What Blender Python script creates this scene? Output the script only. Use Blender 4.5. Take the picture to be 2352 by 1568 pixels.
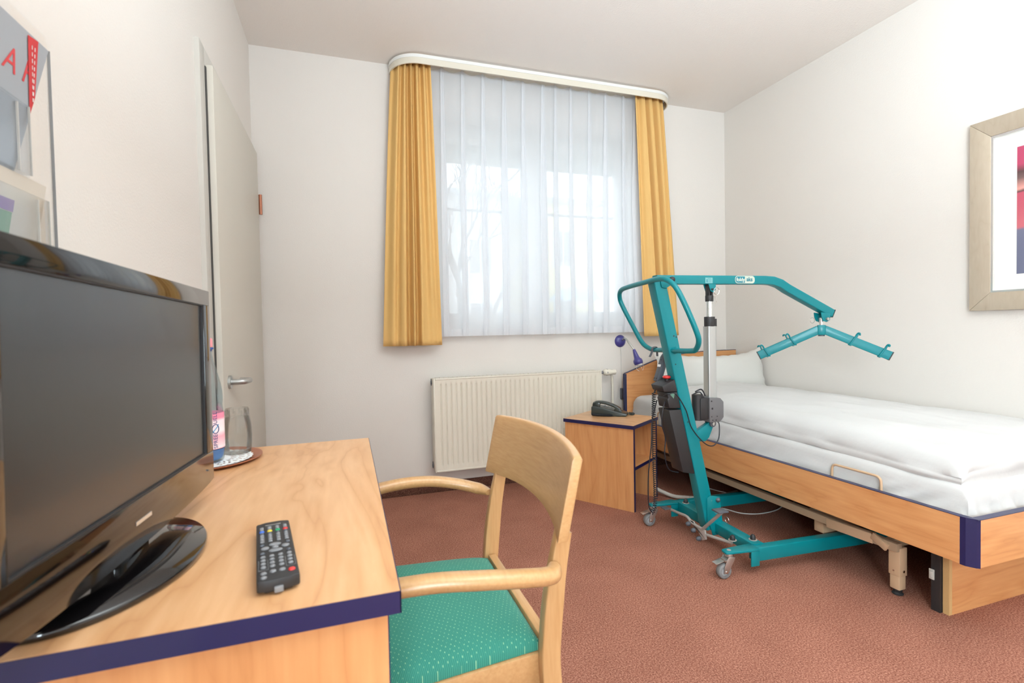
import bpy, bmesh, math, random
from mathutils import Vector, Matrix, noise
random.seed(7)
PI = math.pi
SC = bpy.context.scene
COL = SC.collection
for o in list(bpy.data.objects): bpy.data.objects.remove(o)

# ------------------------------------------------------------------ room numbers
W, H = 3.334, 2.70           # room width, ceiling height; window wall is y=0, left wall x=0
REAR = -8.0

# ------------------------------------------------------------------ camera
cd = bpy.data.cameras.new('camera'); cam = bpy.data.objects.new('camera', cd); COL.objects.link(cam)
cd.sensor_width = 36; cd.lens = 1145.3*36/2352; cd.clip_start = .01; cd.clip_end = 200
def cam_matrix(loc, yaw, pitch, roll):
    f = Vector((math.sin(yaw)*math.cos(pitch), math.cos(yaw)*math.cos(pitch), math.sin(pitch)))
    r = Vector((math.cos(yaw), -math.sin(yaw), 0)); u = r.cross(f)
    r2 = r*math.cos(roll)+u*math.sin(roll); u2 = r2.cross(f)
    m = Matrix((r2, u2, -f)).transposed().to_4x4(); m.translation = loc
    return m
cam.matrix_world = cam_matrix(Vector((0.48905, -3.20801, 1.04724)), math.radians(18.3293), math.radians(-1.45914), math.radians(-1.12253))
cd.dof.use_dof = True; cd.dof.focus_distance = 2.5; cd.dof.aperture_fstop = 6.3
SC.camera = cam

# ------------------------------------------------------------------ light
SC.view_settings.view_transform = 'Standard'; SC.view_settings.look = 'None'
SC.view_settings.gamma = 1; SC.view_settings.use_curve_mapping = False
SC.view_settings.exposure = 0.79
wd = bpy.data.worlds.new('overcast_sky'); SC.world = wd; wd.use_nodes = True
wb = wd.node_tree.nodes['Background']; wb.inputs[0].default_value = (.86, .93, 1.0, 1); wb.inputs[1].default_value = 1.7
def area(name, loc, rot, sx, sy, power, col=(1,1,1), portal=False):
    l = bpy.data.lights.new(name, 'AREA'); l.shape = 'RECTANGLE'; l.size = sx; l.size_y = sy; l.energy = power; l.color = col
    o = bpy.data.objects.new(name, l); COL.objects.link(o); o.location = loc; o.rotation_euler = rot
    if portal: l.cycles.is_portal = True
    return o
area('window_portal', (1.79, .34, 1.75), (PI/2, 0, 0), 1.5, 1.5, 1, portal=True)
area('ceiling_bounce_fill', (1.6, -3.35, 1.75), (math.radians(172), 0, 0), 1.2, .8, 66, (.845, 1.0, 1.10))  # added fill behind the camera, aimed up to brighten ceiling and room
area('rear_fill_light', (1.67, -7.9, 1.45), (math.radians(92), 0, 0), 3.0, 2.2, 14, (.845, 1.0, 1.10))  # added frontal fill before the unseen rear wall; no window modelled there
area('side_fill_light', (.20, -4.7, 1.30), (math.radians(90), 0, math.radians(-82)), 1.1, 1.1, 60, (.845, 1.0, 1.09))  # added soft fill at left, brightens faces turned to the left wall

# ------------------------------------------------------------------ helpers
class B:
    def __init__(s): s.m = bmesh.new()
    def poly(s, vs, fs):
        v = [s.m.verts.new(p) for p in vs]
        for f in fs:
            try: s.m.faces.new([v[i] for i in f])
            except ValueError: pass
        return s
    def box(s, x0, x1, y0, y1, z0, z1, M=None):
        P = [Vector(p) for p in ((x0,y0,z0),(x1,y0,z0),(x1,y1,z0),(x0,y1,z0),(x0,y0,z1),(x1,y0,z1),(x1,y1,z1),(x0,y1,z1))]
        if M: P = [M @ p for p in P]
        return s.poly(P, [(3,2,1,0),(4,5,6,7),(0,1,5,4),(1,2,6,5),(2,3,7,6),(3,0,4,7)])
    def prism(s, pts, a, b, axis='z', M=None):
        # pts: 2D outline; axis: extrusion axis
        def mk(p, t):
            q = {'z': (p[0],p[1],t), 'y': (p[0],t,p[1]), 'x': (t,p[0],p[1])}[axis]
            q = Vector(q); return M @ q if M else q
        n = len(pts)
        return s.poly([mk(p,a) for p in pts]+[mk(p,b) for p in pts],
                      [tuple(range(n-1,-1,-1)), tuple(range(n,2*n))]+[(i,(i+1)%n,n+(i+1)%n,n+i) for i in range(n)])
    def sweep(s, path, prof, closed=False, caps=True, up=None, scales=None):
        # prof: list of (a,b) offsets in the frame of the path
        P = [Vector(p) for p in path]; n = len(P); T = []
        for i in range(n):
            a = P[(i-1)%n] if closed or i > 0 else P[i]; b = P[(i+1)%n] if closed or i < n-1 else P[i]
            T.append((b-a).normalized())
        u = Vector(up) if up else (Vector((0,0,1)) if abs(T[0].z) < .9 else Vector((1,0,0)))
        rings = []; k = len(prof)
        for i in range(n):
            if up: u = Vector(up)
            sd = T[i].cross(u)
            if sd.length < 1e-6: sd = Vector((1,0,0))
            sd.normalize(); u = sd.cross(T[i]).normalized()
            sc = scales[i] if scales else 1
            rings.append([s.m.verts.new(P[i]+sd*a*sc+u*b*sc) for a, b in prof])
        for i in range(n if closed else n-1):
            r0, r1 = rings[i], rings[(i+1)%n]
            for j in range(k):
                s.m.faces.new((r0[j], r0[(j+1)%k], r1[(j+1)%k], r1[j]))
        if caps and not closed:
            s.m.faces.new(rings[0][::-1]); s.m.faces.new(rings[-1])
        return s
    def tube(s, path, r, seg=12, closed=False, scales=None, up=None):
        return s.sweep(path, [(r*math.cos(2*PI*i/seg), r*math.sin(2*PI*i/seg)) for i in range(seg)], closed, True, up, scales)
    def bar(s, path, w, h, up=(0,0,1), closed=False, scales=None, rnd=0):
        if rnd:
            pr = []
            for cx, cy, a0 in ((w/2-rnd,h/2-rnd,0),(-w/2+rnd,h/2-rnd,1),(-w/2+rnd,-h/2+rnd,2),(w/2-rnd,-h/2+rnd,3)):
                for k in range(4):
                    a = (a0+k/3)*PI/2; pr.append((cx+rnd*math.cos(a), cy+rnd*math.sin(a)))
        else: pr = [(w/2,h/2),(-w/2,h/2),(-w/2,-h/2),(w/2,-h/2)]
        return s.sweep(path, pr, closed, True, up, scales)
    def lathe(s, prof, c=(0,0,0), seg=32, M=None, sx=1, sy=1, cap=True):
        c = Vector(c); rings = []
        for r, z in prof:
            ring = []
            for i in range(seg):
                a = 2*PI*i/seg; p = Vector((r*math.cos(a)*sx, r*math.sin(a)*sy, z))
                p = (M @ p) if M else p
                ring.append(s.m.verts.new(c+p))
            rings.append(ring)
        for i in range(len(rings)-1):
            for j in range(seg):
                s.m.faces.new((rings[i][j], rings[i][(j+1)%seg], rings[i+1][(j+1)%seg], rings[i+1][j]))
        if cap and prof[0][0] > 1e-6: s.m.faces.new(rings[0][::-1])
        if cap and prof[-1][0] > 1e-6: s.m.faces.new(rings[-1])
        return s
    def cyl(s, p0, p1, r, seg=20, r1=None):
        return s.tube([p0, p1], r, seg, scales=[1, (r1/r) if r1 is not None else 1])
    def grid(s, nu, nv, fn, wrap=False):
        vs = [[s.m.verts.new(fn(i/(nu-1 if not wrap else nu), j/(nv-1))) for j in range(nv)] for i in range(nu)]
        for i in range(nu if wrap else nu-1):
            for j in range(nv-1):
                s.m.faces.new((vs[i][j], vs[(i+1)%nu][j], vs[(i+1)%nu][j+1], vs[i][j+1]))
        return vs

def spline(pts, n=8, closed=False):
    P = [Vector(p) for p in pts]; out = []; N = len(P)
    for i in range(N if closed else N-1):
        p0 = P[(i-1)%N] if closed or i > 0 else P[i]; p1 = P[i]; p2 = P[(i+1)%N]; p3 = P[(i+2)%N] if closed or i+2 < N else P[(i+1)%N]
        for k in range(n):
            t = k/n
            out.append(.5*((2*p1)+(-p0+p2)*t+(2*p0-5*p1+4*p2-p3)*t*t+(-p0+3*p1-3*p2+p3)*t**3))
    if not closed: out.append(P[-1])
    return out
def fillet(pts, r, n=6, closed=False):
    # polyline with rounded corners
    P = [Vector(p) for p in pts]; N = len(P); out = []
    for i in range(N):
        if not closed and i in (0, N-1): out.append(P[i]); continue
        a, b, c = P[i-1], P[i], P[(i+1)%N]
        ra = min(r, (a-b).length*.49, (c-b).length*.49)
        s = b+(a-b).normalized()*ra; e = b+(c-b).normalized()*ra
        for k in range(n+1):
            t = k/n; out.append((1-t)**2*s+2*t*(1-t)*b+t*t*e)
    return out

def root(name, label, cat, loc=(0,0,0), rotz=0, group=None, kind=None):
    o = bpy.data.objects.new(name, None); COL.objects.link(o); o.location = loc; o.rotation_euler = (0,0,rotz)
    o.empty_display_size = .05
    tag(o, label, cat, group, kind); return o
def tag(o, label=None, cat=None, group=None, kind=None):
    if label: o['label'] = label
    if cat: o['category'] = cat
    if group: o['group'] = group
    if kind: o['kind'] = kind
    return o
def rootmat(o):
    while o.parent: o = o.parent
    return Matrix.Translation(o.location) @ o.rotation_euler.to_matrix().to_4x4()
def obj(name, b, mat, parent=None, world=False, smooth=False, bev=0, label=None, loc=None, seg=2, angle=35):
    me = bpy.data.meshes.new(name)
    bmesh.ops.recalc_face_normals(b.m, faces=b.m.faces)
    if bev:
        es = [e for e in b.m.edges if len(e.link_faces) == 2 and e.calc_face_angle(0) > math.radians(angle)]
        bmesh.ops.bevel(b.m, geom=es, offset=bev, segments=seg, profile=.5, affect='EDGES', clamp_overlap=True)
    b.m.to_mesh(me); b.m.free()
    if world and parent is not None: me.transform(rootmat(parent).inverted())
    o = bpy.data.objects.new(name, me); COL.objects.link(o)
    if mat: me.materials.append(mat)
    if parent is not None: o.parent = parent
    if loc: o.location = loc
    if smooth or bev:
        for p in me.polygons: p.use_smooth = True
        try: me.set_sharp_from_angle(angle=math.radians(38 if not smooth else 60))
        except Exception: pass
    if label: o['label'] = label
    return o
def solo(name, b, mat, label, cat, loc, **kw):
    # a thing that is one mesh: geometry given in world coordinates, origin put at loc
    g = kw.pop('group', None); k = kw.pop('kind', None)
    o = obj(name, b, mat, **kw); o.data.transform(Matrix.Translation(-Vector(loc))); o.location = loc
    return tag(o, label, cat, g, k)
def text(name, body, size, mat, M, parent, world=True, extr=.0002, align='CENTER', font_shear=0, bold=0):
    cu = bpy.data.curves.new(name, 'FONT'); cu.body = body; cu.size = size; cu.extrude = extr; cu.align_x = align; cu.align_y = 'CENTER'; cu.shear = font_shear; cu.offset = bold
    t = bpy.data.objects.new(name, cu); COL.objects.link(t)
    bpy.context.view_layer.update()
    me = bpy.data.meshes.new_from_object(t.evaluated_get(bpy.context.evaluated_depsgraph_get()))
    bpy.data.objects.remove(t)
    me.transform(M)
    if world and parent is not None: me.transform(rootmat(parent).inverted())
    o = bpy.data.objects.new(name, me); COL.objects.link(o); me.materials.clear(); me.materials.append(mat); o.parent = parent
    return o
def frame_m(o, ex, ey):
    ex = Vector(ex).normalized(); ey = Vector(ey); ez = ex.cross(ey).normalized(); ey = ez.cross(ex)
    m = Matrix((ex, ey, ez)).transposed().to_4x4(); m.translation = Vector(o); return m

# ------------------------------------------------------------------ materials
def s2l(c): return tuple(((x/255)/12.92 if x/255 <= .04045 else ((x/255+.055)/1.055)**2.4) for x in c)
def mat(name, col, rough=.5, metal=0, coat=0, spec=.5, bump=None, trans=0, sheen=0, ior=None, coords='Object'):
    m = bpy.data.materials.new(name); m.use_nodes = True; nt = m.node_tree; p = nt.nodes['Principled BSDF']
    c = s2l(col) if max(col) > 1.01 else col
    p.inputs['Base Color'].default_value = (*c, 1); p.inputs['Roughness'].default_value = rough; p.inputs['Metallic'].default_value = metal
    p.inputs['Coat Weight'].default_value = coat; p.inputs['Specular IOR Level'].default_value = spec
    p.inputs['Transmission Weight'].default_value = trans
    if sheen: p.inputs['Sheen Weight'].default_value = sheen
    if ior: p.inputs['IOR'].default_value = ior
    if bump:
        tc = nt.nodes.new('ShaderNodeTexCoord'); n = nt.nodes.new('ShaderNodeTexNoise'); b = nt.nodes.new('ShaderNodeBump')
        n.inputs['Scale'].default_value = bump[0]; n.inputs['Detail'].default_value = 4; b.inputs['Strength'].default_value = bump[1]; b.inputs['Distance'].default_value = bump[2] if len(bump) > 2 else .002
        nt.links.new(tc.outputs[coords], n.inputs['Vector']); nt.links.new(n.outputs['Fac'], b.inputs['Height']); nt.links.new(b.outputs['Normal'], p.inputs['Normal'])
    return m
def ramp(nt, stops):
    r = nt.nodes.new('ShaderNodeValToRGB'); e = r.color_ramp.elements
    while len(e) < len(stops): e.new(.5)
    for k, (t, c) in enumerate(stops): e[k].position = t; e[k].color = (*s2l(c), 1)
    return r
def wood(name, stops, scale, rough=.42, coat=.15, wav=.35, rot=(0,0,0), loc=(0,0,0), lines=.62):
    m = bpy.data.materials.new(name); m.use_nodes = True; nt = m.node_tree; p = nt.nodes['Principled BSDF']
    tc = nt.nodes.new('ShaderNodeTexCoord'); mp = nt.nodes.new('ShaderNodeMapping'); mp.inputs['Scale'].default_value = scale; mp.inputs['Rotation'].default_value = rot; mp.inputs['Location'].default_value = loc
    n1 = nt.nodes.new('ShaderNodeTexNoise'); n1.inputs['Scale'].default_value = 1.0; n1.inputs['Detail'].default_value = 3; n1.inputs['Distortion'].default_value = wav
    # contour rings of a stretched noise read as cathedral grain
    mu = nt.nodes.new('ShaderNodeMath'); mu.operation = 'MULTIPLY'; mu.inputs[1].default_value = 15
    fr = nt.nodes.new('ShaderNodeMath'); fr.operation = 'PINGPONG'; fr.inputs[1].default_value = 1
    mp2 = nt.nodes.new('ShaderNodeMapping'); mp2.inputs['Scale'].default_value = tuple(s*14 if s > min(scale)*1.5 else s*6 for s in scale)
    n2 = nt.nodes.new('ShaderNodeTexNoise'); n2.inputs['Scale'].default_value = 1; n2.inputs['Detail'].default_value = 5
    mx = nt.nodes.new('ShaderNodeMix'); mx.data_type = 'FLOAT'; mx.inputs[0].default_value = lines
    pw = nt.nodes.new('ShaderNodeMath'); pw.operation = 'POWER'; pw.inputs[1].default_value = .45
    r = ramp(nt, stops); L = nt.links.new
    L(tc.outputs['Object'], mp.inputs[0]); L(mp.outputs[0], n1.inputs['Vector']); L(n1.outputs['Fac'], mu.inputs[0]); L(mu.outputs[0], fr.inputs[0])
    L(tc.outputs['Object'], mp2.inputs[0]); L(mp2.outputs[0], n2.inputs['Vector'])
    L(fr.outputs[0], pw.inputs[0]); L(pw.outputs[0], mx.inputs[2]); L(n2.outputs['Fac'], mx.inputs[3]); L(mx.outputs[0], r.inputs[0]); L(r.outputs[0], p.inputs['Base Color'])
    p.inputs['Roughness'].default_value = rough; p.inputs['Coat Weight'].default_value = coat; p.inputs['Coat Roughness'].default_value = .25
    return m
BEECH = [(.15, (190,134,88)), (.45, (208,156,108)), (.8, (224,176,130))]
BEECH2 = [(.15, (196,131,78)), (.45, (211,147,92)), (.8, (222,162,106))]
CHAIRW = [(.15, (182,136,88)), (.45, (194,149,99)), (.8, (204,161,112))]
M = dict(
 wall = mat('painted_wall', (226,220,213), .9, spec=.15, bump=(140,.25,.003)),
 ceil = mat('painted_ceiling', (236,229,222), .95, spec=.1, bump=(120,.4,.004)),
 white = mat('white_lacquer', (236,236,233), .35, coat=.2),
 door = mat('door_laminate', (205,199,187), .5, coat=.1, bump=(300,.1,.001)),
 frame = mat('grey_white_frame', (196,192,184), .55),
 gasket = mat('dark_gasket', (70,68,66), .7),
 desk_top = wood('beech_laminate_top', BEECH, (5,1.3,5), .38, .2, .6, lines=.55),
 beech_v = wood('beech_laminate_upright', BEECH2, (6,6,.9), .45, .12, .5),
 beech_y = wood('beech_laminate_long', BEECH2, (6,1.0,7), .45, .12, .4),
 beech_x = wood('beech_laminate_cross', BEECH2, (1.0,6,7), .45, .12, .4),
 chipboard = mat('chipboard_edge', (205,165,110), .8, bump=(300,.5)),
 blue = mat('blue_edging', (26,29,76), .38, coat=.2),
 dblue = mat('dark_blue_edging', (40,45,80), .4),
 chair = wood('light_beech_solid', CHAIRW, (14,3,14), .33, .3, .2, lines=.85),
 chair_v = wood('light_beech_upright', CHAIRW, (14,14,2.5), .33, .3, .2, lines=.85),
 chair_back = wood('light_beech_ply', CHAIRW, (10,2.5,16), .35, .3, .2, lines=.85),
 teal = mat('teal_enamel', (0,126,134), .36, coat=.12, spec=.35),
 teal_w = mat('worn_teal_enamel', (58,128,134), .5),
 black = mat('black_plastic', (42,41,42), .5, bump=(600,.25,.001)),
 blackg = mat('glossy_black', (14,12,13), .08, coat=.6),
 bezel = mat('piano_black_bezel', (18,12,10), .08, coat=.45),
 screen = mat('matt_screen', (34,35,37), .30, spec=.8, coat=.25),
 dark = mat('dark_grey_plastic', (84,88,95), .45),
 grey = mat('grey_plastic', (128,128,130), .5),
 rubber = mat('grey_rubber', (128,128,128), .6),
 hub = mat('grey_hub', (168,170,172), .4),
 zinc = mat('zinc_steel', (196,190,184), .35, .85),
 alu = mat('brushed_aluminium', (188,190,188), .38, .8),
 alul = mat('polished_aluminium', (226,226,224), .22, .8),
 chrome = mat('chrome', (215,210,205), .18, 1),
 pewter = mat('worn_grey_paint', (176,170,164), .45, .3),
 red = mat('red_plastic', (214,48,44), .35, coat=.3),
 rad = mat('cream_enamel', (226,219,203), .35, coat=.2),
 lampblue = mat('blue_violet_plastic', (66,62,138), .3, coat=.4),
 beige = mat('beige_metal', (204,170,136), .5),
 beige_d = mat('beige_beam', (172,146,118), .5),
 linen = mat('white_linen', (206,205,203), .85, spec=.2, sheen=.15, bump=(55,.18,.004)),
 pillow = mat('cream_linen', (210,208,202), .85, spec=.2, sheen=.15, bump=(40,.15,.004)),
 phone = mat('dark_green_black_plastic', (46,54,50), .32, coat=.3),
 phonek = mat('grey_keys', (120,126,122), .4),
 cord = mat('black_cord', (28,30,38), .4),
 whitecord = mat('white_cord', (222,220,214), .5),
 hose = mat('pale_grey_hose', (205,198,188), .5),
 picmat = mat('cream_mount', (236,235,228), .8),
 silver = mat('silver_fillet', (226,224,222), .2, .7),
 paper = mat('white_paper', (238,238,236), .7),
 copper = mat('copper_tray', (176,112,84), .35, .35),
 skirting = None,
)
# wall-to-wall carpet
def carpet(name, k=1.0):
    m = bpy.data.materials.new(name); m.use_nodes = True; nt = m.node_tree; p = nt.nodes['Principled BSDF']; L = nt.links.new
    tc = nt.nodes.new('ShaderNodeTexCoord'); n = nt.nodes.new('ShaderNodeTexNoise'); n.inputs['Scale'].default_value = 200; n.inputs['Detail'].default_value = 6; n.inputs['Roughness'].default_value = .85
    n2 = nt.nodes.new('ShaderNodeTexNoise'); n2.inputs['Scale'].default_value = 5; n2.inputs['Detail'].default_value = 4
    r = ramp(nt, [(.36, tuple(v*k for v in (96,56,46))), (.5, tuple(v*k for v in (156,102,84))), (.62, tuple(v*k for v in (210,156,134)))])
    mx = nt.nodes.new('ShaderNodeMix'); mx.data_type = 'RGBA'; mx.blend_type = 'MULTIPLY'; mx.inputs[0].default_value = .35
    r2 = ramp(nt, [(.35, (215,210,208)), (.65, (255,255,255))])
    b = nt.nodes.new('ShaderNodeBump'); b.inputs['Strength'].default_value = .2; b.inputs['Distance'].default_value = .002
    L(tc.outputs['Object'], n.inputs['Vector']); L(tc.outputs['Object'], n2.inputs['Vector']); L(n.outputs['Fac'], r.inputs[0]); L(n2.outputs['Fac'], r2.inputs[0])
    L(r.outputs[0], mx.inputs[6]); L(r2.outputs[0], mx.inputs[7]); L(mx.outputs[2], p.inputs['Base Color']); L(n.outputs['Fac'], b.inputs['Height']); L(b.outputs[0], p.inputs['Normal'])
    p.inputs['Roughness'].default_value = .95; p.inputs['Specular IOR Level'].default_value = .1
    return m
M['carpet'] = carpet('terracotta_carpet'); M['skirt'] = carpet('carpet_skirting', .62)
# green upholstery: fine diagonal rib with small pale dots
def green():
    m = bpy.data.materials.new('green_dotted_weave'); m.use_nodes = True; nt = m.node_tree; p = nt.nodes['Principled BSDF']; L = nt.links.new
    tc = nt.nodes.new('ShaderNodeTexCoord')
    def vor(loc):
        mp = nt.nodes.new('ShaderNodeMapping'); mp.inputs['Scale'].default_value = (140,98,0); mp.inputs['Rotation'].default_value = (0,0,.5); mp.inputs['Location'].default_value = loc
        v = nt.nodes.new('ShaderNodeTexVoronoi'); v.inputs['Scale'].default_value = 1; v.inputs['Randomness'].default_value = .12
        L(tc.outputs['Object'], mp.inputs[0]); L(mp.outputs[0], v.inputs['Vector'])
        c = nt.nodes.new('ShaderNodeMath'); c.operation = 'LESS_THAN'; c.inputs[1].default_value = .125; L(v.outputs['Distance'], c.inputs[0]); return c
    c = vor((0,0,0))
    w = nt.nodes.new('ShaderNodeTexWave'); w.inputs['Scale'].default_value = 110; w.inputs['Distortion'].default_value = .4
    mp = nt.nodes.new('ShaderNodeMapping'); mp.inputs['Rotation'].default_value = (0,0,.6); L(tc.outputs['Object'], mp.inputs[0]); L(mp.outputs[0], w.inputs['Vector'])
    r = ramp(nt, [(.1, (46,124,108)), (.9, (66,146,128))]); L(w.outputs['Fac'], r.inputs[0])
    mx = nt.nodes.new('ShaderNodeMix'); mx.data_type = 'RGBA'; L(c.outputs[0], mx.inputs[0]); L(r.outputs[0], mx.inputs[6]); mx.inputs[7].default_value = (*s2l((142,194,154)), 1)
    L(mx.outputs[2], p.inputs['Base Color']); p.inputs['Roughness'].default_value = .8; p.inputs['Sheen Weight'].default_value = .1; p.inputs['Specular IOR Level'].default_value = .25
    b = nt.nodes.new('ShaderNodeBump'); b.inputs['Strength'].default_value = .25; b.inputs['Distance'].default_value = .001; L(w.outputs['Fac'], b.inputs['Height']); L(b.outputs[0], p.inputs['Normal'])
    return m
M['green'] = green()
def cloth(name, col, tcol, mixt, transp=0):
    m = bpy.data.materials.new(name); m.use_nodes = True; nt = m.node_tree; nt.nodes.clear(); L = nt.links.new
    out = nt.nodes.new('ShaderNodeOutputMaterial'); d = nt.nodes.new('ShaderNodeBsdfDiffuse'); t = nt.nodes.new('ShaderNodeBsdfTranslucent'); x = nt.nodes.new('ShaderNodeMixShader')
    d.inputs[0].default_value = (*s2l(col), 1); t.inputs[0].default_value = (*s2l(tcol), 1); x.inputs[0].default_value = mixt
    L(d.outputs[0], x.inputs[1]); L(t.outputs[0], x.inputs[2])
    if transp:
        tr = nt.nodes.new('ShaderNodeBsdfTransparent'); x2 = nt.nodes.new('ShaderNodeMixShader'); x2.inputs[0].default_value = transp
        L(x.outputs[0], x2.inputs[1]); L(tr.outputs[0], x2.inputs[2]); L(x2.outputs[0], out.inputs[0])
    else: L(x.outputs[0], out.inputs[0])
    return m
M['yellow'] = cloth('golden_curtain', (246,205,134), (240,186,100), .22)
M['sheer'] = cloth('sheer_voile', (245,246,248), (245,247,250), .55, .17)
def glass(name, col=(1,1,1), rough=0, mix=.9):
    # clear thin-walled glass: mostly see-through with a fresnel gloss
    m = bpy.data.materials.new(name); m.use_nodes = True; nt = m.node_tree; nt.nodes.clear(); L = nt.links.new
    out = nt.nodes.new('ShaderNodeOutputMaterial'); t = nt.nodes.new('ShaderNodeBsdfTransparent'); g = nt.nodes.new('ShaderNodeBsdfGlossy'); f = nt.nodes.new('ShaderNodeLayerWeight'); f.inputs['Blend'].default_value = .35
    x = nt.nodes.new('ShaderNodeMixShader'); t.inputs[0].default_value = (*col, 1); g.inputs['Roughness'].default_value = .03 + rough
    mm = nt.nodes.new('ShaderNodeMath'); mm.operation = 'MULTIPLY'; mm.inputs[1].default_value = mix; L(f.outputs['Fresnel'], mm.inputs[0])
    L(mm.outputs[0], x.inputs[0]); L(t.outputs[0], x.inputs[1]); L(g.outputs[0], x.inputs[2]); L(x.outputs[0], out.inputs[0]); return m
M['pane'] = glass('window_glass', (.97,.99,.99), 0, .5)
M['glass'] = glass('tumbler_glass', (.965,.972,.968), .02, .6)
M['acryl'] = glass('clear_acrylic', (1,1,1), .0, .08)
M['acrylp'] = glass('clear_acrylic_pocket', (.96,.97,.98), .05, .35)
M['pet'] = glass('pale_blue_bottle_plastic', (.84,.92,.95), .05, .6)

# ------------------------------------------------------------------ room shell
def struct(name, b, m, **kw): return tag(obj(name, b, m, **kw), kind='structure')
struct('floor', B().box(-.1, W+.1, REAR-.1, .3, -.1, 0), M['carpet'])
struct('ceiling', B().box(-.1, W+.1, REAR-.1, .3, H, H+.1), M['ceil'])
WX0, WX1, WZ0, WZ1, WT = 1.07, 2.51, 1.02, 2.43, .30
b = B()
b.box(-.1, WX0, 0, WT, 0, H); b.box(WX1, W+.1, 0, WT, 0, H); b.box(WX0, WX1, 0, WT, 0, WZ0); b.box(WX0, WX1, 0, WT, WZ1, H)
struct('wall_back', b, M['wall'])
# left wall with the door opening
DY0, DY1, DZ = -1.10, -.10, 2.06
b = B(); b.box(-.14, 0, REAR, DY0, 0, H); b.box(-.14, 0, DY1, 0, 0, H); b.box(-.14, 0, DY0, DY1, DZ, H)
struct('wall_left', b, M['wall'])
struct('wall_right', B().box(W, W+.1, REAR, 0, 0, H), M['wall'])
struct('wall_rear', B().box(-.1, W+.1, REAR-.1, REAR, 0, H), M['wall'])
struct('baseboard_back', B().box(0, W, -.012, 0, 0, .065), M['skirt'], bev=.002)
struct('baseboard_right', B().box(W-.012, W, REAR, -.013, 0, .065), M['skirt'], bev=.002)
struct('baseboard_left', B().box(0, .012, REAR, DY0-.07, 0, .065), M['skirt'], bev=.002)

# door
d = root('door_1', None, None, (0, -.6, 0), kind='structure')
b = B()   # steel frame: flat architrave face, then a rounded rebate
for y0, y1 in ((DY0-.05, DY0+.015), (DY1-.015, DY1+.05)): b.box(-.14, .018, y0, y1, 0, DZ+.05)
b.box(-.14, .018, DY0+.015, DY1-.015, DZ-.015, DZ+.05)
obj('door_frame', b, M['frame'], d, world=True, bev=.005)
b = B(); b.box(-.02, .021, DY0+.015, DY0+.027, 0.01, DZ-.02); obj('door_seal', b, M['gasket'], d, world=True)
lf = obj('door_leaf', B().box(-.03, .042, DY0+.028, DY1-.005, .008, DZ-.008), M['door'], d, world=True, bev=.004)
b = B(); hy, hz = -.985, .858
b.cyl((.042, hy, hz), (.052, hy, hz), .026, 28)
b.tube(fillet([(.05, hy, hz), (.098, hy, hz), (.100, hy+.112, hz-.004), (.062, hy+.116, hz-.004)], .022, 6), .0115, 14)
hd = obj('door_handle', b, M['alu'], lf, world=True, smooth=True)
for z in (.28, 1.77):
    b = B(); b.cyl((.05, DY1+.004, z-.055), (.05, DY1+.004, z+.055), .009, 12); obj('hinge', b, M['copper'], lf, world=True, smooth=True)

# window
w = root('window_1', None, None, (1.79, .15, 1.0), kind='structure')
FY0, FY1 = .135, .20
b = B()
b.box(WX0, WX0+.045, FY0, FY1, WZ0, WZ1); b.box(WX1-.045, WX1, FY0, FY1, WZ0, WZ1)
b.box(WX0+.045, WX1-.045, FY0, FY1, WZ0, WZ0+.06); b.box(WX0+.045, WX1-.045, FY0, FY1, WZ1-.05, WZ1)
obj('window_frame', b, M['white'], w, world=True, bev=.004)
for x0, x1 in ((WX0+.04, 1.783), (1.787, WX1-.04)):
    b = B(); t = .088 if x0 > 1.7 else .088
    xa = x0+ (.03 if x0 < 1.5 else t); xb = x1-(t if x0 < 1.5 else .03)
    b.box(x0, xa, FY0-.02, FY1-.02, WZ0+.05, WZ1-.045); b.box(xb, x1, FY0-.02, FY1-.02, WZ0+.05, WZ1-.045)
    b.box(xa, xb, FY0-.02, FY1-.02, WZ0+.05, WZ0+.14); b.box(xa, xb, FY0-.02, FY1-.02, WZ1-.115, WZ1-.045)
    s = obj('window_sash', b, M['white'], w, world=True, bev=.004)
    obj('window_pane', B().box(xa-.005, xb+.005, .15, .156, WZ0+.135, WZ1-.11), M['pane'], s, world=True)
b = B()
for k in range(6):
    z = 2.207+k*.036; b.box(WX0+.02, WX1-.02, .235, .247, z, z+.034)
obj('roller_shutter', b, M['white'], w, world=True, bev=.003)
b = B(); b.box(WX0, WX1, -.004, .135, WZ0-.001, WZ0+.022); obj('window_sill', b, M['white'], w, world=True, bev=.004)
b = B(); b.cyl((WX0, .275, 1.895), (WX1, .275, 1.895), .010, 12); obj('safety_bar', b, M['grey'], w, world=True, smooth=True)
b = B(); b.box(WX1-.16, WX1-.13, .098, .116, 1.55, 1.66); b.box(WX1-.152, WX1-.138, .07, .098, 1.6, 1.62); b.box(WX1-.152, WX1-.138, .062, .074, 1.50, 1.62)
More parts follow.
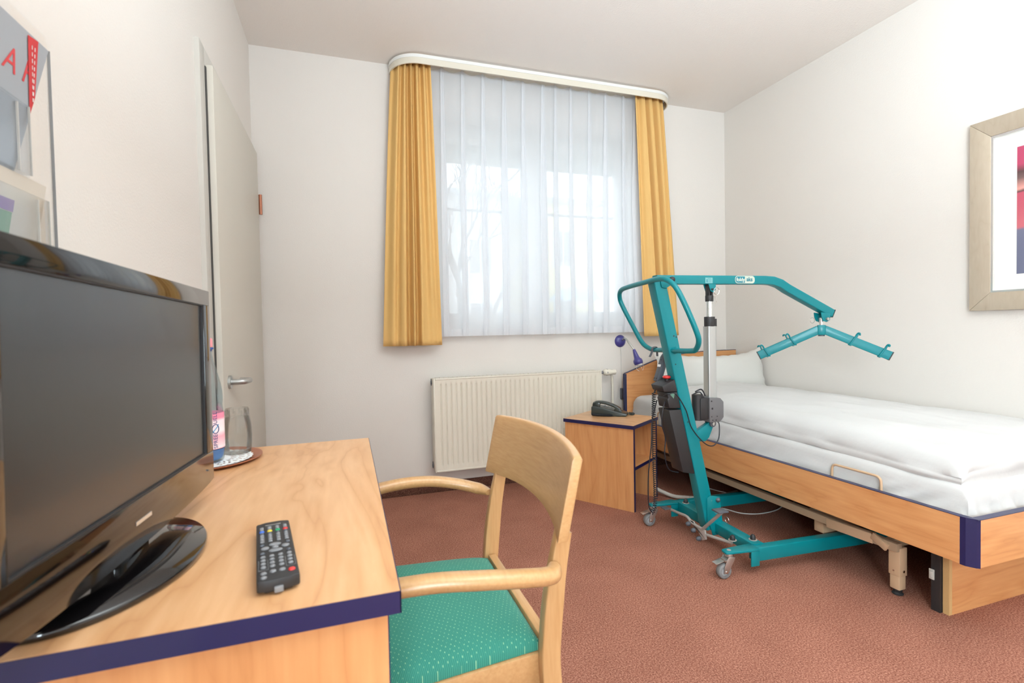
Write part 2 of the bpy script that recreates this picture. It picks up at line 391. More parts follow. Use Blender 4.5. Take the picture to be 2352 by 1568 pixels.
# ------------------------------------------------------------------ outside
def building(label, x0, x1, y, z1, wallc, roofc, wins, ww, wh, seed):
    r = root('building', label, 'building', ((x0+x1)/2, y, -3))
    obj('facade', B().box(x0, x1, y, y+6, -3, z1), wallc, r, world=True)
    b = B(); b.box(x0-.3, x1+.3, y-.35, y+6, z1, z1+.14); b.prism([(y-.3, z1+.14), (y+6, z1+.14), (y+3.2, z1+1.0)], x0-.25, x1+.25, 'x')
    obj('roof', b, roofc, r, world=True)
    for wx, wz in wins:
        b = B(); b.box(wx-ww/2-.07, wx+ww/2+.07, y-.04, y-.002, wz-.07, wz+wh+.07)
        f = obj('window_surround', b, M['white'], r, world=True)
        b = B(); b.box(wx-ww/2, wx-.03, y-.06, y-.041, wz, wz+wh); b.box(wx+.03, wx+ww/2, y-.06, y-.041, wz, wz+wh)
        obj('window_pane', b, M['grey'], f, world=True)
M['fac1'] = mat('pale_grey_render', (214,214,214), .9); M['fac2'] = mat('pale_yellow_render', (240,224,170), .9); M['roof'] = mat('weathered_roof', (190,196,204), .8)
M['bark'] = mat('bare_bark', (116,108,104), .9); M['awn'] = mat('pale_blue_fabric', (178,206,226), .8)
building('pale grey house seen through the left window sash', -2.0, 6.3, 14.5, 5.9, M['fac1'], M['roof'], [(2.0+k*1.6, z) for k in range(3) for z in (3.1, .8)], .8, 1.2, 1)
building('pale yellow house seen through the right window sash', 7.25, 9.3, 13.4, 5.5, M['fac2'], M['roof'], [(8.0, 3.3), (8.0, .9)], .7, 1.2, 2)
b = B(); b.prism([(7.3+.0,0),(9.0,0),(8.8,.32),(8.3,.5),(7.8,.42)], 12.4, 13.3, 'y', Matrix.Translation((0,0,2.0))); 
solo('awning', b, M['awn'], 'pale blue awning in front of the yellow house outside', 'awning', (8.1, 13.3, 2.0))
b = B()
def branch(p, dvec, ln, r, dep):
    q = p+dvec*ln; mid = (p+q)/2+Vector((random.uniform(-1,1),random.uniform(-1,1),random.uniform(-.5,.5)))*ln*.06
    b.tube([p, mid, q], r, 5, scales=[1,.85,.7])
    if dep == 0: return
    for k in range(3 if dep > 2 else 2+random.randint(0,1)):
        nd = (dvec+Vector((random.uniform(-1,1),random.uniform(-.6,.6),random.uniform(-.35,.8)))*.75).normalized()
        branch(q if k else mid, nd, ln*random.uniform(.6,.82), r*.62, dep-1)
branch(Vector((2.9, 8.0, -3)), Vector((.02,0,1)), 5.0, .10, 1)
branch(Vector((2.95, 8.0, 1.8)), Vector((.1,0,1)), 1.2, .06, 5)
branch(Vector((2.95, 8.0, 2.4)), Vector((.7,0,.7)).normalized(), 1.1, .045, 4)
solo('bare_tree', b, M['bark'], 'bare leafless tree standing outside the window', 'tree', (2.9, 8.0, -3))
struct('ground_outside', B().box(-15, 25, .6, 30, -3.1, -3), mat('pale_pavement', (190,190,186), .9))

# ------------------------------------------------------------------ curtain rail and curtains
r = root('curtain_rail', 'cream curtain rail with rounded ends on the ceiling above the window', 'curtain rail', (1.75, -.1, 2.63))
def rail_path(x0, x1, y, rad):
    A = [Vector((x0, -.005, 0))]+[Vector((x0+rad-rad*math.cos(a), y+rad-rad*math.sin(a), 0)) for a in [PI/2*k/12 for k in range(13)]]
    return A+[Vector((x0+x1-p.x, p.y, 0)) for p in reversed(A)]
b = B(); b.bar([p+Vector((0,0,2.663)) for p in rail_path(.785, 2.755, -.19, .165)], .008, .056); obj('valance', b, M['rad'], r, world=True, smooth=True)
b = B(); b.bar([p+Vector((0,0,2.679)) for p in rail_path(.781, 2.759, -.194, .169)], .006, .018); obj('valance_ridge', b, M['white'], r, world=True, smooth=True)
b = B(); b.box(.88, 2.66, -.13, -.01, 2.6915, 2.699); obj('ceiling_track', b, M['rad'], r, world=True)

def curtain(xt0, xt1, xb0, xb1, ztop, zbot, yc, creases, seed, side, nu=420, nv=46):
    # creases: (s at top, s at bottom, depth at top, depth at bottom, half width)
    b = B()
    def fn(s, v):
        z = ztop+(zbot-ztop)*v; e = v**.85
        x = (xt0+(xt1-xt0)*s)*(1-e)+(xb0+(xb1-xb0)*s)*e
        wt = (xt1-xt0)*(1-e)+(xb1-xb0)*e
        y = yc+.010*math.sin(s*5+seed+v)*v
        se = s if side < 0 else 1-s
        y += .075*max(0, 1-se/.30)**2*(1-.5*v)
        for st, sb, dt, db, hw in creases:
            hw *= 1.25
            sc = st+(sb-st)*e+.006*math.sin(v*5+st*30); d = dt*(1-v)**.8+db*v**.8; q = (s-sc)/hw
            y += d*math.exp(-q*q); x += .15*d*math.exp(-q*q)*q
            # cloth bulges forward on either side of a crease
            y -= d*.30*(math.exp(-((q-2.2)/1.3)**2)+math.exp(-((q+2.2)/1.3)**2))
        return Vector((x, y, z))
    b.grid(nu, nv, fn); return b
CL = [(.09,.05,.022,.004,.034),(.25,.24,.024,.016,.030),(.41,.45,.026,.040,.030),(.56,.58,.026,.042,.026),(.73,.77,.026,.004,.034),(.89,.93,.020,.006,.032)]
b = curtain(.79, 1.02, .70, 1.055, 2.690, .955, -.115, CL, 1.0, -1)
c1 = solo('yellow_curtain', b, M['yellow'], 'golden yellow curtain gathered left of the window, longest drop', 'curtain', (.88, -.12, .96), smooth=True, group='yellow curtains')
CR = [(.13,.08,.020,.006,.034),(.34,.40,.028,.040,.028),(.56,.62,.028,.032,.030),(.78,.82,.026,.012,.034)]
b = curtain(2.46, 2.735, 2.51, 2.84, 2.690, .975, -.115, CR, 2.5, 1)
c2 = solo('yellow_curtain', b, M['yellow'], 'golden yellow curtain on the right of the window, behind the hoist mast', 'curtain', (2.66, -.12, .98), smooth=True, group='yellow curtains')
for c in (c1, c2):
    mod = c.modifiers.new('thickness', 'SOLIDIFY'); mod.thickness = .0015
def sheer():
    b = B(); n = 13; x0, x1 = .985, 2.615; per = (x1-x0)/n
    prof = [(0,0,0),(.3,.006,0),(.6,.006,0),(.93,.0,0),(1.0,-.003,0),(.99,-.006,0),(.93,-.008,-.16),(.90,-.009,-.22),(.91,-.011,-.22),(.95,-.011,-.08)]
    cols = []; rq = random.Random(9)
    for k in range(n):
        q = rq.uniform(.5, 1.5)
        for (a, d, sh) in prof: cols.append((k+a, d*rq.uniform(.8,1.2), sh*q))
    cols.append((n, 0, 0))
    rs = random.Random(5); wd_ = [rs.uniform(.72, 1.25) for _ in range(n)]; tot = sum(wd_); ed = [sum(wd_[:k])/tot*n for k in range(n+1)]+[n]
    def wx(a):
        k = min(int(a+1e-6), n-1); return ed[k]+(ed[k+1]-ed[k])*(a-k)
    sp = spline([(wx(a)*per, d, k) for a, d, k in cols], 4)
    nv = 50; rows = []
    def fn(p, v):
        z = 2.690+(1.006-2.690)*v
        w1 = noise.noise(Vector((p.x*3, v*1.3, 3)))*.026*v; w2 = noise.noise(Vector((p.x*6, v*1.0, 9)))*.035*v
        # between pleats the heading tape sags a little at the top
        fr = (p.x/per) % 1
        if v < .02: z -= .014*math.sin(PI*min(1, fr/.86))
        w1 += p.z*per*min(1, v*1.6+.25)
        return Vector((x0+p.x+w1, -.062+p.y*(1+1.1*v)+w2*.5, z))
    vs = [[b.m.verts.new(fn(p, (j/nv)**1.1)) for j in range(nv+1)] for p in sp]
    for i in range(len(vs)-1):
        for j in range(nv): b.m.faces.new((vs[i][j], vs[i+1][j], vs[i+1][j+1], vs[i][j+1]))
    return b
r = root('sheer_curtain', 'sheer white voile curtain with pinch pleats covering the window', 'curtain', (1.79, -.06, 1.01))
obj('voile', sheer(), M['sheer'], r, world=True, smooth=True)
b = B(); b.grid(140, 3, lambda s, v: Vector((1.0+1.6*s, -.052+.004*math.sin(s*2*PI*13), 2.690-.028*v-.014*abs(math.sin(s*PI*13))))); obj('heading_tape', b, M['sheer'], r, world=True, smooth=True)
b = B(); b.grid(140, 2, lambda s, v: Vector((1.03+1.50*s, -.055+.010*math.sin(s*2*PI*9), 1.006+.045*v))); obj('hem', b, M['sheer'], r, world=True, smooth=True)

# ------------------------------------------------------------------ radiator
r = root('radiator', 'cream ribbed panel radiator on the wall below the window', 'radiator', (1.575, -.06, .16))
X0, X1, Z0, Z1 = .992, 2.162, .158, .748
b = B(); n = 34; pitch = (X1-X0-.06)/n; zt, zb = Z1-.045, Z0+.045
xs = [X0+.003]; 
def col(x): return x
# pressed face: grooves between the flutes with rounded ends
NX = n*6; NZ = 40
def face(u, v):
    x = X0+.004+(X1-X0-.008)*u; z = Z0+.012+(Z1-Z0-.024)*v
    y = -.121
    if X0+.028 < x < X1-.028 and zb-.012 < z < zt+.012:
        ph = ((x-X0-.03)/pitch) % 1
        g = max(0, 1-abs(ph-.5)/.22)
        ez = min(1, max(0, (z-zb+.012)/.014), ); ez2 = min(1, max(0, (zt+.012-z)/.014))
        y += .0085*(g*g*(3-2*g))*min(ez, ez2)
    return Vector((x, y, z))
def faceg():
    b = B(); zs = [0,.006,.012]+[.03,.05,.056,.062,.068,.074,.08]+[.1+.8*k/10 for k in range(11)]+[.92,.926,.932,.938,.944,.95]+[.97,.988,.994,1]
    nx = n*14
    vs = [[b.m.verts.new(face(i/nx, t)) for t in zs] for i in range(nx+1)]
    for i in range(nx):
        for j in range(len(zs)-1): b.m.faces.new((vs[i][j], vs[i+1][j], vs[i+1][j+1], vs[i][j+1]))
    return b
rp = obj('front_panel', faceg(), M['rad'], r, world=True, smooth=True)
b = B()   # raised rim round the panel
for a in ((X0, X0+.010, Z0, Z1), (X1-.010, X1, Z0, Z1), (X0+.010, X1-.010, Z0, Z0+.012), (X0+.010, X1-.010, Z1-.012, Z1)): b.box(a[0], a[1], -.124, -.112, a[2], a[3])
obj('panel_rim', b, M['rad'], r, world=True, bev=.003)
b = B(); b.box(X0+.003, X1-.003, -.119, -.045, Z0+.003, Z0+.01)
obj('casing', b, M['rad'], r, world=True)
for x0, x1 in ((X0-.002, X0+.003), (X1-.003, X1+.002)):
    obj('side_cover', B().box(x0, x1, -.118, -.035, Z0+.01, Z1-.004), M['rad'], r, world=True, bev=.002)
b = B(); b.box(X0+.003, X1-.003, -.118, -.04, Z1-.012, Z1-.004)
for k in range(40):
    x = X0+.02+k*.0285; b.box(x, x+.012, -.115, -.045, Z1-.005, Z1-.001)
obj('top_grille', b, M['rad'], r, world=True)
obj('rear_panel', B().box(X0+.003, X1-.003, -.045, -.035, Z0+.01, Z1-.01), M['rad'], r, world=True)
for z in (Z0+.035, Z1-.03):
    b = B(); b.cyl((X0-.004, -.078, z), (X0-.010, -.078, z), .011, 16); b.box(X0-.006, X0-.002, -.062, -.055, z-.02, z+.022); obj('vent_plug', b, M['dark'], r, world=True)
b = B(); b.cyl((X1, -.08, .728), (X1+.035, -.08, .728), .010, 14); obj('valve_joint', b, M['grey'], r, world=True, smooth=True)
b = B(); b.lathe([(.0,-.03),(.014,-.03),(.022,-.018),(.024,.0),(.022,.018),(.017,.028),(.016,.044),(.0185,.048),(.0185,.062),(.016,.064),(0,.064)], (X1+.068, -.08, .727), 24, Matrix.Rotation(PI/2, 4, 'Y'))
tv = obj('thermostat_valve', b, M['rad'], r, world=True, smooth=True)
b = B()
for k in range(5):
    a = k*PI/2.5; b.box(-.002,.002,-.0235,-.0225,-.006,.006, Matrix.Translation((X1+.06+.001*k, -.08, .727)) @ Matrix.Rotation(a,4,'X'))
obj('valve_slots', b, M['dark'], tv, world=True)
b = B(); b.tube(fillet([(X1+.045, -.08, .727), (X1+.118, -.055, .715), (X1+.125, -.05, .65), (X1+.125, -.05, 0)], .03, 6), .0085, 12); obj('supply_pipe', b, M['rad'], r, world=True, smooth=True)
for x in (X0+.25, X1-.25):
    b = B(); b.box(x-.02, x+.02, -.035, 0, Z0+.08, Z1-.08); obj('wall_bracket', b, M['rad'], r, world=True)

# ------------------------------------------------------------------ desk
DX, DYN, DYF, DH = .542, -2.611, -1.711, .74
r = root('desk', 'beech desk with dark blue edging along the left wall', 'desk', (.27, -2.16, 0))
obj('desk_top', B().box(.004, DX-.001, DYN+.001, DYF-.001, DH-.0262, DH), M['desk_top'], r, world=True)
b = B(); b.box(.003, DX, DYN-.0004, DYN+.001, DH-.0267, DH-.0006); b.box(DX-.001, DX+.0004, DYN-.0004, DYF, DH-.0267, DH-.0006); b.box(.003, DX, DYF-.001, DYF+.0004, DH-.0267, DH-.0006)
obj('edge_band', b, M['blue'], r, world=True)
for y0 in (DYN+.012, DYF-.040):
    p = obj('side_panel', B().box(.02, DX-.015, y0, y0+.022, 0, DH-.0268), M['beech_v'], r, world=True)
    obj('panel_edge', B().box(DX-.015, DX-.0135, y0, y0+.022, 0, DH-.0268), M['blue'], p, world=True)
obj('back_panel', B().box(.02, .038, DYN+.035, DYF-.041, .35, DH-.0268), M['beech_y'], r, world=True)

# ------------------------------------------------------------------ television
TR = root('television', 'black flat screen television turned to the room on the desk', 'television', (.225, -2.42, DH), math.radians(-3.4))
tw, tzb, tzt = .283, .040, .394
TLT = Matrix.Translation((0,-.014,0)) @ Matrix.Translation((0,0,.2)) @ Matrix.Rotation(math.radians(-1.1), 4, 'X') @ Matrix.Translation((0,0,-.2))
def bowed(hw, z0, z1, bow, rr):
    pts = []
    for k in range(25):
        t = -1+2*k/24; e = abs(t)**5
        pts.append((hw*t, z0-bow*(1-t*t)+.005*e))
    pts += [(hw, z1-rr), (hw-rr*.3, z1-rr*.3), (hw-rr, z1), (-hw+rr, z1), (-hw+rr*.3, z1-rr*.3), (-hw, z1-rr)]
    return pts
out = bowed(tw, tzb, tzt, .006, .006)
b = B(); b.prism(out, -.030, .0, 'x'); obj('housing', b, M['blackg'], TR, bev=.003)
SX, SZ0, SZ1 = .250, .098, .366
b = B()   # bezel ring
for a in ((-tw+.001, -SX, SZ0, SZ1), (SX, tw-.001, SZ0, SZ1)): b.box(.0, .007, a[0], a[1], a[2], a[3])
b.box(.0, .007, -tw+.001, tw-.001, SZ1, tzt-.001)
ch = bowed(tw-.001, tzb+.001, SZ0, .006, 0.001); b.prism(ch, .0, .007, 'x')
obj('bezel', b, M['bezel'], TR, bev=.0015)
obj('screen', B().box(.0, .0025, -SX, SX, SZ0, SZ1), M['screen'], TR)
b = B()
for a in ((-SX, -SX+.002, SZ0, SZ1), (SX-.002, SX, SZ0, SZ1), (-SX, SX, SZ0, SZ0+.002), (-SX, SX, SZ1-.002, SZ1)): b.box(.0025, .006, a[0], a[1], a[2], a[3])
obj('screen_surround', b, M['black'], TR)
b = B(); b.box(.0071, .0078, -.026, .018, .066, .071); obj('badge', b, M['alul'], TR, label='small silver badge')
b = B(); b.box(.0071, .0075, .252, .254, .066, .069); obj('power_light', b, M['grey'], TR)
b = B(); b.box(-.075, -.030, -.19, .19, .09, .35); obj('rear_housing', b, M['black'], TR, bev=.012)
b = B(); b.box(-.045, -.012, -.045, .045, .008, .10); obj('stand_neck', b, M['blackg'], TR, bev=.006)
for ch_ in TR.children:
    if ch_.name.split('.')[0] != 'stand_neck': ch_.data.transform(TLT)
b = B(); b.lathe([(.0,0),(.98,0),(1.0,.003),(1.0,.008),(.985,.011),(.6,.0145),(0,.016)], (-.050, -.006, 0), 96, None, .115, .166)
obj('stand_foot', b, M['blackg'], TR, smooth=True)

# ------------------------------------------------------------------ remote control
fwd = Vector((.3745+.0, -2.3685, 0))
a0 = Vector((.405, -2.566, 0)); a1 = Vector((.3735, -2.369, 0))      # near and far end of its axis
ax = (a1-a0).normalized(); ang = math.atan2(ax.y, ax.x)-PI/2
RC = root('remote_control', 'black television remote control lying on the desk', 'remote control', ((a0+a1)/2).to_tuple()[:2]+(DH,), ang)
b = B()
hl = .0985
def rcx(u, v):
    y = -hl+2*hl*u; w = .0235-.0012*u; return None
b.prism([(-.0235,-hl),(-.012,-hl-.003),(.012,-hl-.003),(.0235,-hl),(.0225,hl-.002),(.010,hl+.003),(-.010,hl+.003),(-.0225,hl-.002)], .004, .018, 'z')
b.prism([(-.016,-hl+.004),(.016,-hl+.004),(.016,hl-.01),(-.016,hl-.01)], .0, .004, 'z')
body = obj('remote_body', b, M['black'], RC, bev=.002)
b = B(); b.box(-.005,.005,-hl-.0065,-hl-.002,.003,.010); obj('infrared_window', b, M['grey'], RC, bev=.001)
b = B(); b.box(-.0105,.0105, hl-.013, hl-.0115, .018, .0184); obj('badge', b, M['alul'], RC)
cx = [-.0155,-.0052,.0052,.0155]
def key(x, y, m, w=.0028, h=.0018, nm='button'):
    y = .0745+(y-.0745)*1.14; h *= 1.14
    b = B(); b.lathe([(0,.0),(1,.0),(1,.0012),(.8,.0020),(0,.0023)], (x, y, .018), 14, None, w, h); obj(nm, b, m, RC, smooth=True)
rows = [.0745,.0690]
for y in rows:
    for x in cx: key(x, y, M['grey'])
for x, c in zip(cx, ((66,108,196),(226,196,60),(20,150,96),(214,60,60))):
    key(x, .0615, mat('coloured_key', c, .4), .0034, .0026)
y = .0545
for k in range(5):
    for x in cx: key(x, y, M['grey'] if k else M['dark'])
    y -= .0068
for (x, y, ww, hh) in ((0,.0145,.0075,.0038),(-.0125,.006,.005,.0038),(.0125,.006,.005,.0038),(0,-.0035,.0085,.0036),(0,.006,.0042,.0030)): key(x, y, M['grey'], ww, hh, 'navigation_key')
for x in (-.0158,.0158): key(x, .0165, M['dark']); key(x, -.0085, M['dark'])
y = -.019
for k in range(4):
    for x in cx: key(x, y, M['grey'], .0031, .0021)
    y -= .0092
for x in (-.0052,.0052): key(x, -.060, M['grey'], .0036, .0026)
key(-.0155, -.062, M['grey'], .0034, .0026); key(-.0155, -.072, M['grey'], .0034, .0026)
key(.0155, -.064, M['red'], .0040, .0032)
b = B()
for sx in (-1, 1):
    x = sx*.0155; 
    for q in ((x-.0055,x-.0051,-.052,-.026),(x+.0051,x+.0055,-.052,-.026),(x-.0055,x+.0055,-.0524,-.052)): b.box(q[0],q[1],.0745+(q[2]-.0745)*1.14,.0745+(q[3]-.0745)*1.14,.018,.0182)
obj('printed_outline', b, M['grey'], RC)

# ------------------------------------------------------------------ tray, doily, bottle, glasses
TX, TY = .165, -1.835
b = B(); b.lathe([(0,.0),(.100,.0),(.112,.006),(.116,.0075),(.116,.0092),(.110,.0082),(.099,.0028),(0,.0025)], (TX, TY, DH), 64)
solo('round_tray', b, M['copper'], 'round copper coloured tray at the far end of the desk', 'tray', (TX, TY, DH), smooth=True)
b = B()
def doily():
    # flat paper ring fan with a row of punched openings and a scalloped rim
    n = 96
    R = [.0, .040, .046, .052, .058, .064, .070, .076, .082, .087, .092]
    vs = []
    for k, rr in enumerate(R):
        ring = []
        for i in range(n):
            a = 2*PI*i/n; q = rr
            if k == len(R)-1: q = rr+.004*abs(math.sin(a*16))
            ring.append(b.m.verts.new((TX+q*math.cos(a), TY+q*math.sin(a), DH+.0045+max(0,(q-.085))*.15)))
        vs.append(ring)
    for k in range(1, len(R)-1):
        for i in range(n):
            hole = (k in (2,5,8) and i % 3 == 1) or (k in (3,6) and i % 4 == 0)
            if not hole: b.m.faces.new((vs[k][i], vs[k][(i+1)%n], vs[k+1][(i+1)%n], vs[k+1][i]))
    b.m.faces.new(vs[1][::-1])
    for v in vs[0]: b.m.verts.remove(v)
doily()
solo('paper_doily', b, M['paper'], 'white paper lace doily on the round tray', 'doily', (TX, TY, DH+.004))
# bottle
BX, BY = .170, -1.856
r = root('water_bottle', 'tall pale blue water bottle with a pink label on the tray', 'bottle', (BX, BY, DH+.006))
def BO(prof, nm, m, par=r): 
    b = B(); b.lathe(prof, (0,0,0), 40); return obj(nm, b, m, par, smooth=True)
BO([(.0,.0),(.024,.0),(.031,.004),(.033,.012),(.0335,.03),(.033,.115),(.032,.125),(.031,.135),(.0325,.145),(.032,.165),(.029,.185),(.022,.215),(.0155,.240),(.013,.255),(.013,.268)], 'bottle_body', M['pet'])
BO([(.0,.003),(.020,.003),(.027,.006),(.0305,.014),(.0325,.03)][1:], 'bottle_base', mat('blue_tint_base', (120,160,215), .3))
def label_mat():
    m = bpy.data.materials.new('pink_white_label'); m.use_nodes = True; nt = m.node_tree; p = nt.nodes['Principled BSDF']; L = nt.links.new
    tc = nt.nodes.new('ShaderNodeTexCoord'); sp = nt.nodes.new('ShaderNodeSeparateXYZ'); L(tc.outputs['Object'], sp.inputs[0])
    mr = nt.nodes.new('ShaderNodeMapRange'); mr.inputs[1].default_value = .03; mr.inputs[2].default_value = .118; L(sp.outputs['Z'], mr.inputs[0])
    r_ = ramp(nt, [(0,(240,130,160)),(.06,(252,236,240)),(.35,(246,178,196)),(.5,(250,240,244)),(.78,(252,226,234)),(.85,(240,140,168))]); L(mr.outputs[0], r_.inputs[0]); L(r_.outputs[0], p.inputs['Base Color']); p.inputs['Roughness'].default_value = .5
    return m
lb = BO([(.0338,.032),(.0342,.034),(.0342,.114),(.0338,.116)], 'bottle_label', label_mat())
BO([(.0132,.262),(.0132,.266),(.017,.267),(.017,.270),(.0132,.271)], 'cap_ring', mat('blue_ring', (60,90,160), .4))
BO([(.0150,.272),(.0150,.290),(.013,.293),(.0,.293)], 'bottle_cap', mat('pink_cap', (240,150,158), .4))
navy = mat('navy_print', (44,54,120), .5); cyan = mat('cyan_print', (50,160,210), .5)
# lettering wraps round the label facing the camera, reading upwards
def wraptext(name, body, size, m, z0, az, rad=.0344):
    cu = bpy.data.curves.new(name, 'FONT'); cu.body = body; cu.size = size; cu.align_x = 'LEFT'; cu.align_y = 'CENTER'; cu.extrude = .0002; cu.space_character = 1.05
    t = bpy.data.objects.new(name, cu); COL.objects.link(t); bpy.context.view_layer.update()
    me = bpy.data.meshes.new_from_object(t.evaluated_get(bpy.context.evaluated_depsgraph_get())); bpy.data.objects.remove(t)
    for v in me.vertices:
        a = az+(-v.co.y)/rad; rr = rad+v.co.z; v.co = Vector((rr*math.cos(a), rr*math.sin(a), z0+v.co.x))
        # text x runs up the bottle, text y runs round it
    o = bpy.data.objects.new(name, me); COL.objects.link(o); me.materials.clear(); me.materials.append(m); o.parent = lb
azc = math.atan2(-3.208-BY, .489-BX)
azt = azc+.45
wraptext('label_text', 'SPREE', .0125, navy, .034, azt); wraptext('label_text', 'UELL', .0125, navy, .092, azt)
b = B()
for k in range(28):
    pass
ring = [( .0346, azt+.21*math.cos(2*PI*i/28), .080+.0105*math.sin(2*PI*i/28)) for i in range(28)]
b.tube([Vector((q[0]*math.cos(q[1]), q[0]*math.sin(q[1]), q[2])) for q in ring], .0009, 6, closed=True); obj('label_emblem', b, navy, lb)
b = B(); b.tube([Vector((.0348*math.cos(azt+q), .0348*math.sin(azt+q), z)) for q, z in ((-.42,.064),(-.15,.074),(.1,.084),(.2,.090))], .0009, 6); obj('label_emblem', b, cyan, lb)
# two upturned tumblers
def tumbler(label, x, y):
    r = root('drinking_glass', label, 'drinking glass', (x, y, DH+.006), group='glasses on the tray')
    b = B()
    b.lathe([(.0295,.0),(.0305,.001),(.0325,.020),(.0335,.045),(.0325,.070),(.0285,.092),(.0275,.094),(.0275,.110),(.026,.113),(0,.112)], (0,0,0), 40)
    b.lathe([(.0285,.0),(.0312,.020),(.032,.045),(.031,.069),(.026,.090),(0,.093)], (0,0,0), 40)
    obj('glass_bowl', b, M['glass'], r, smooth=True)
    b = B()
    for k in range(12):
        a = 2*PI*k/12; b.box(-.002,.002,.026,.0285,.096,.109, Matrix.Rotation(a,4,'Z'))
    obj('faceted_foot', b, M['glass'], r, bev=.001)
    return r
tumbler('clear upturned glass on the tray behind the bottle', .218, -1.782)
tumbler('clear upturned glass on the tray, half hidden by the television', .158, -1.915)

# ------------------------------------------------------------------ brochure display on the left wall
r = root('brochure_display', 'clear acrylic brochure display panel on the left wall', 'brochure holder', (.0, -2.4, 1.15))
pp = fillet([(-2.72,1.10,0),(-2.107,1.10,0),(-2.107,1.572,0),(-2.72,1.572,0)], .02, 5, True)
obj('back_panel', B().prism([(p.x,p.y) for p in pp], .002, .005, 'x'), M['acryl'], r, world=True)
b = B(); b.box(.0012, .0054, -2.1074, -2.1067, 1.12, 1.552); obj('panel_edge', b, M['grey'], r, world=True)
def pocket(yr, zt, zb, x0):
    b = B(); wl = .16
    b.box(x0+.034, x0+.037, yr-wl, yr, zb, zt); b.box(.006, x0+.034, yr-.003, yr, zb, zt-.0); b.box(.006, x0+.034, yr-wl, yr-wl+.003, zb, zt); b.box(.006, x0+.034, yr-wl, yr, zb-.003, zb)
    obj('acrylic_pocket', b, M['acrylp'], r, world=True)
    b = B(); b.box(x0+.0345, x0+.0372, yr-.0010, yr+.0004, zb, zt); b.box(x0+.0345, x0+.0372, yr-.030, yr-.0285, zb, zt-.004); obj('pocket_edge', b, M['frame'], r, world=True)
pocket(-2.268, 1.392, 1.29, .012); pocket(-2.226, 1.262, 1.10, .012)
# brochures: leaning boards standing in the pockets
def brochure(label, y1, ztop, xt, xb, h, wdt, m, loc):
    r = root('brochure', label, 'brochure', loc)
    ey = Vector((xt-xb, 0, h)).normalized(); o = Vector((xb, y1-wdt, ztop-h))
    fm = frame_m(o, (0,1,0), ey)
    hh = h/ey.z
    b = B(); b.box(0, wdt, 0, hh, -.002, .0, fm); obj('cover', b, m, r, world=True)
    return r, fm, hh
grey_card = mat('grey_card', (170,176,182), .5)
r1, fm, hh = brochure('grey brochure with red letters and red corner banner in the upper wall pocket', -2.258, 1.483, .070, .018, .20, .15, grey_card, (.02, -2.27, 1.31))
redp = mat('red_print', (222,74,78), .5)
def onf(fm, x, y, z=.0004): return fm @ Matrix.Translation((x, y, z))
text('cover_lettering', 'C A P', .045, redp, onf(fm, .078, hh-.052), r1, extr=.0001)
b = B(); b.poly([fm @ Vector(p) for p in ((.098,hh-.004,.0012),(.122,hh-.001,.0012),(.148,hh-.075,.0012),(.1475,hh-.105,.0012))], [(0,1,2,3)]); obj('corner_banner', b, mat('red_banner', (214,58,62), .5), r1, world=True)
b = B()
for k, off in enumerate((.008, .015)):
    for i in range(9):
        t0 = .08+i*.1; t1 = t0+.06
        A = Vector((.098+off*1.1, hh-.006, .0018)); Bv = Vector((.146+off*.05, hh-.088, .0018)); p = A.lerp(Bv, t0); q = A.lerp(Bv, t1)
        b.poly([fm @ v for v in (p, q, q+Vector((.0018,0,0)), p+Vector((.0018,0,0)))], [(0,1,2,3)])
obj('banner_lettering', b, M['paper'], r1, world=True)
r2, fm, hh = brochure('beige brochure with purple and green blocks in the lower wall pocket', -2.222, 1.286, .044, .018, .17, .15, mat('beige_card', (214,204,190), .6), (.02, -2.29, 1.12))
b = B(); b.box(0, .078, hh-.057, hh-.040, .0005, .001, fm); obj('purple_block', b, mat('purple_print', (128,84,160), .5), r2, world=True)
b = B(); b.box(0, .076, .02, hh-.058, .0005, .001, fm); obj('green_block', b, mat('green_print', (92,150,108), .5), r2, world=True)

# ------------------------------------------------------------------ armchair
CY = -2.19
r = root('armchair', 'light beech armchair with green dotted seat pushed up to the desk', 'chair', (.62, CY, 0))
# seat cushion
b = B()
def seat(nu=36, nv=36):
    def half(x): return .178+(.81-x)/.40*.040
    top = []; 
    for i in range(nu+1):
        row = []
        for j in range(nv+1):
            u = -1+2*i/nu; v = -1+2*j/nv
            x = .61+.20*u
            cr = (1-abs(u)**5)**.5*(1-abs(v)**5)**.5 if abs(u) < 1 and abs(v) < 1 else 0
            y = CY+half(x)*v
            row.append(Vector((x, y, .474+.024*cr+.008*(1-u*u)*(1-v*v))))
        top.append(row)
    tv = [[b.m.verts.new(p) for p in row] for row in top]
    for i in range(nu):
        for j in range(nv): b.m.faces.new((tv[i][j], tv[i+1][j], tv[i+1][j+1], tv[i][j+1]))
    rim = [tv[i][0] for i in range(nu)]+[tv[nu][j] for j in range(nv)]+[tv[i][nv] for i in range(nu,0,-1)]+[tv[0][j] for j in range(nv,0,-1)]
    lo = [b.m.verts.new((v.co.x, v.co.y, .460)) for v in rim]
    for k in range(len(rim)): b.m.faces.new((rim[k], rim[(k+1)%len(rim)], lo[(k+1)%len(rim)], lo[k]))
    b.m.faces.new(lo)
seat(); obj('seat_cushion', b, M['green'], r, world=True, smooth=True)
b = B()
for s in (-1, 1):
    b.bar([(.815, CY+s*.174, .430), (.40, CY+s*.211, .430)], .022, .058)
b.box(.40, .42, CY-.200, CY+.200, .40, .459)
obj('seat_frame', b, M['chair'], r, world=True, bev=.003)
obj('rear_rail', B().box(.812, .832, CY-.18, CY+.18, .42, .482), M['chair'], r, world=True, bev=.003)
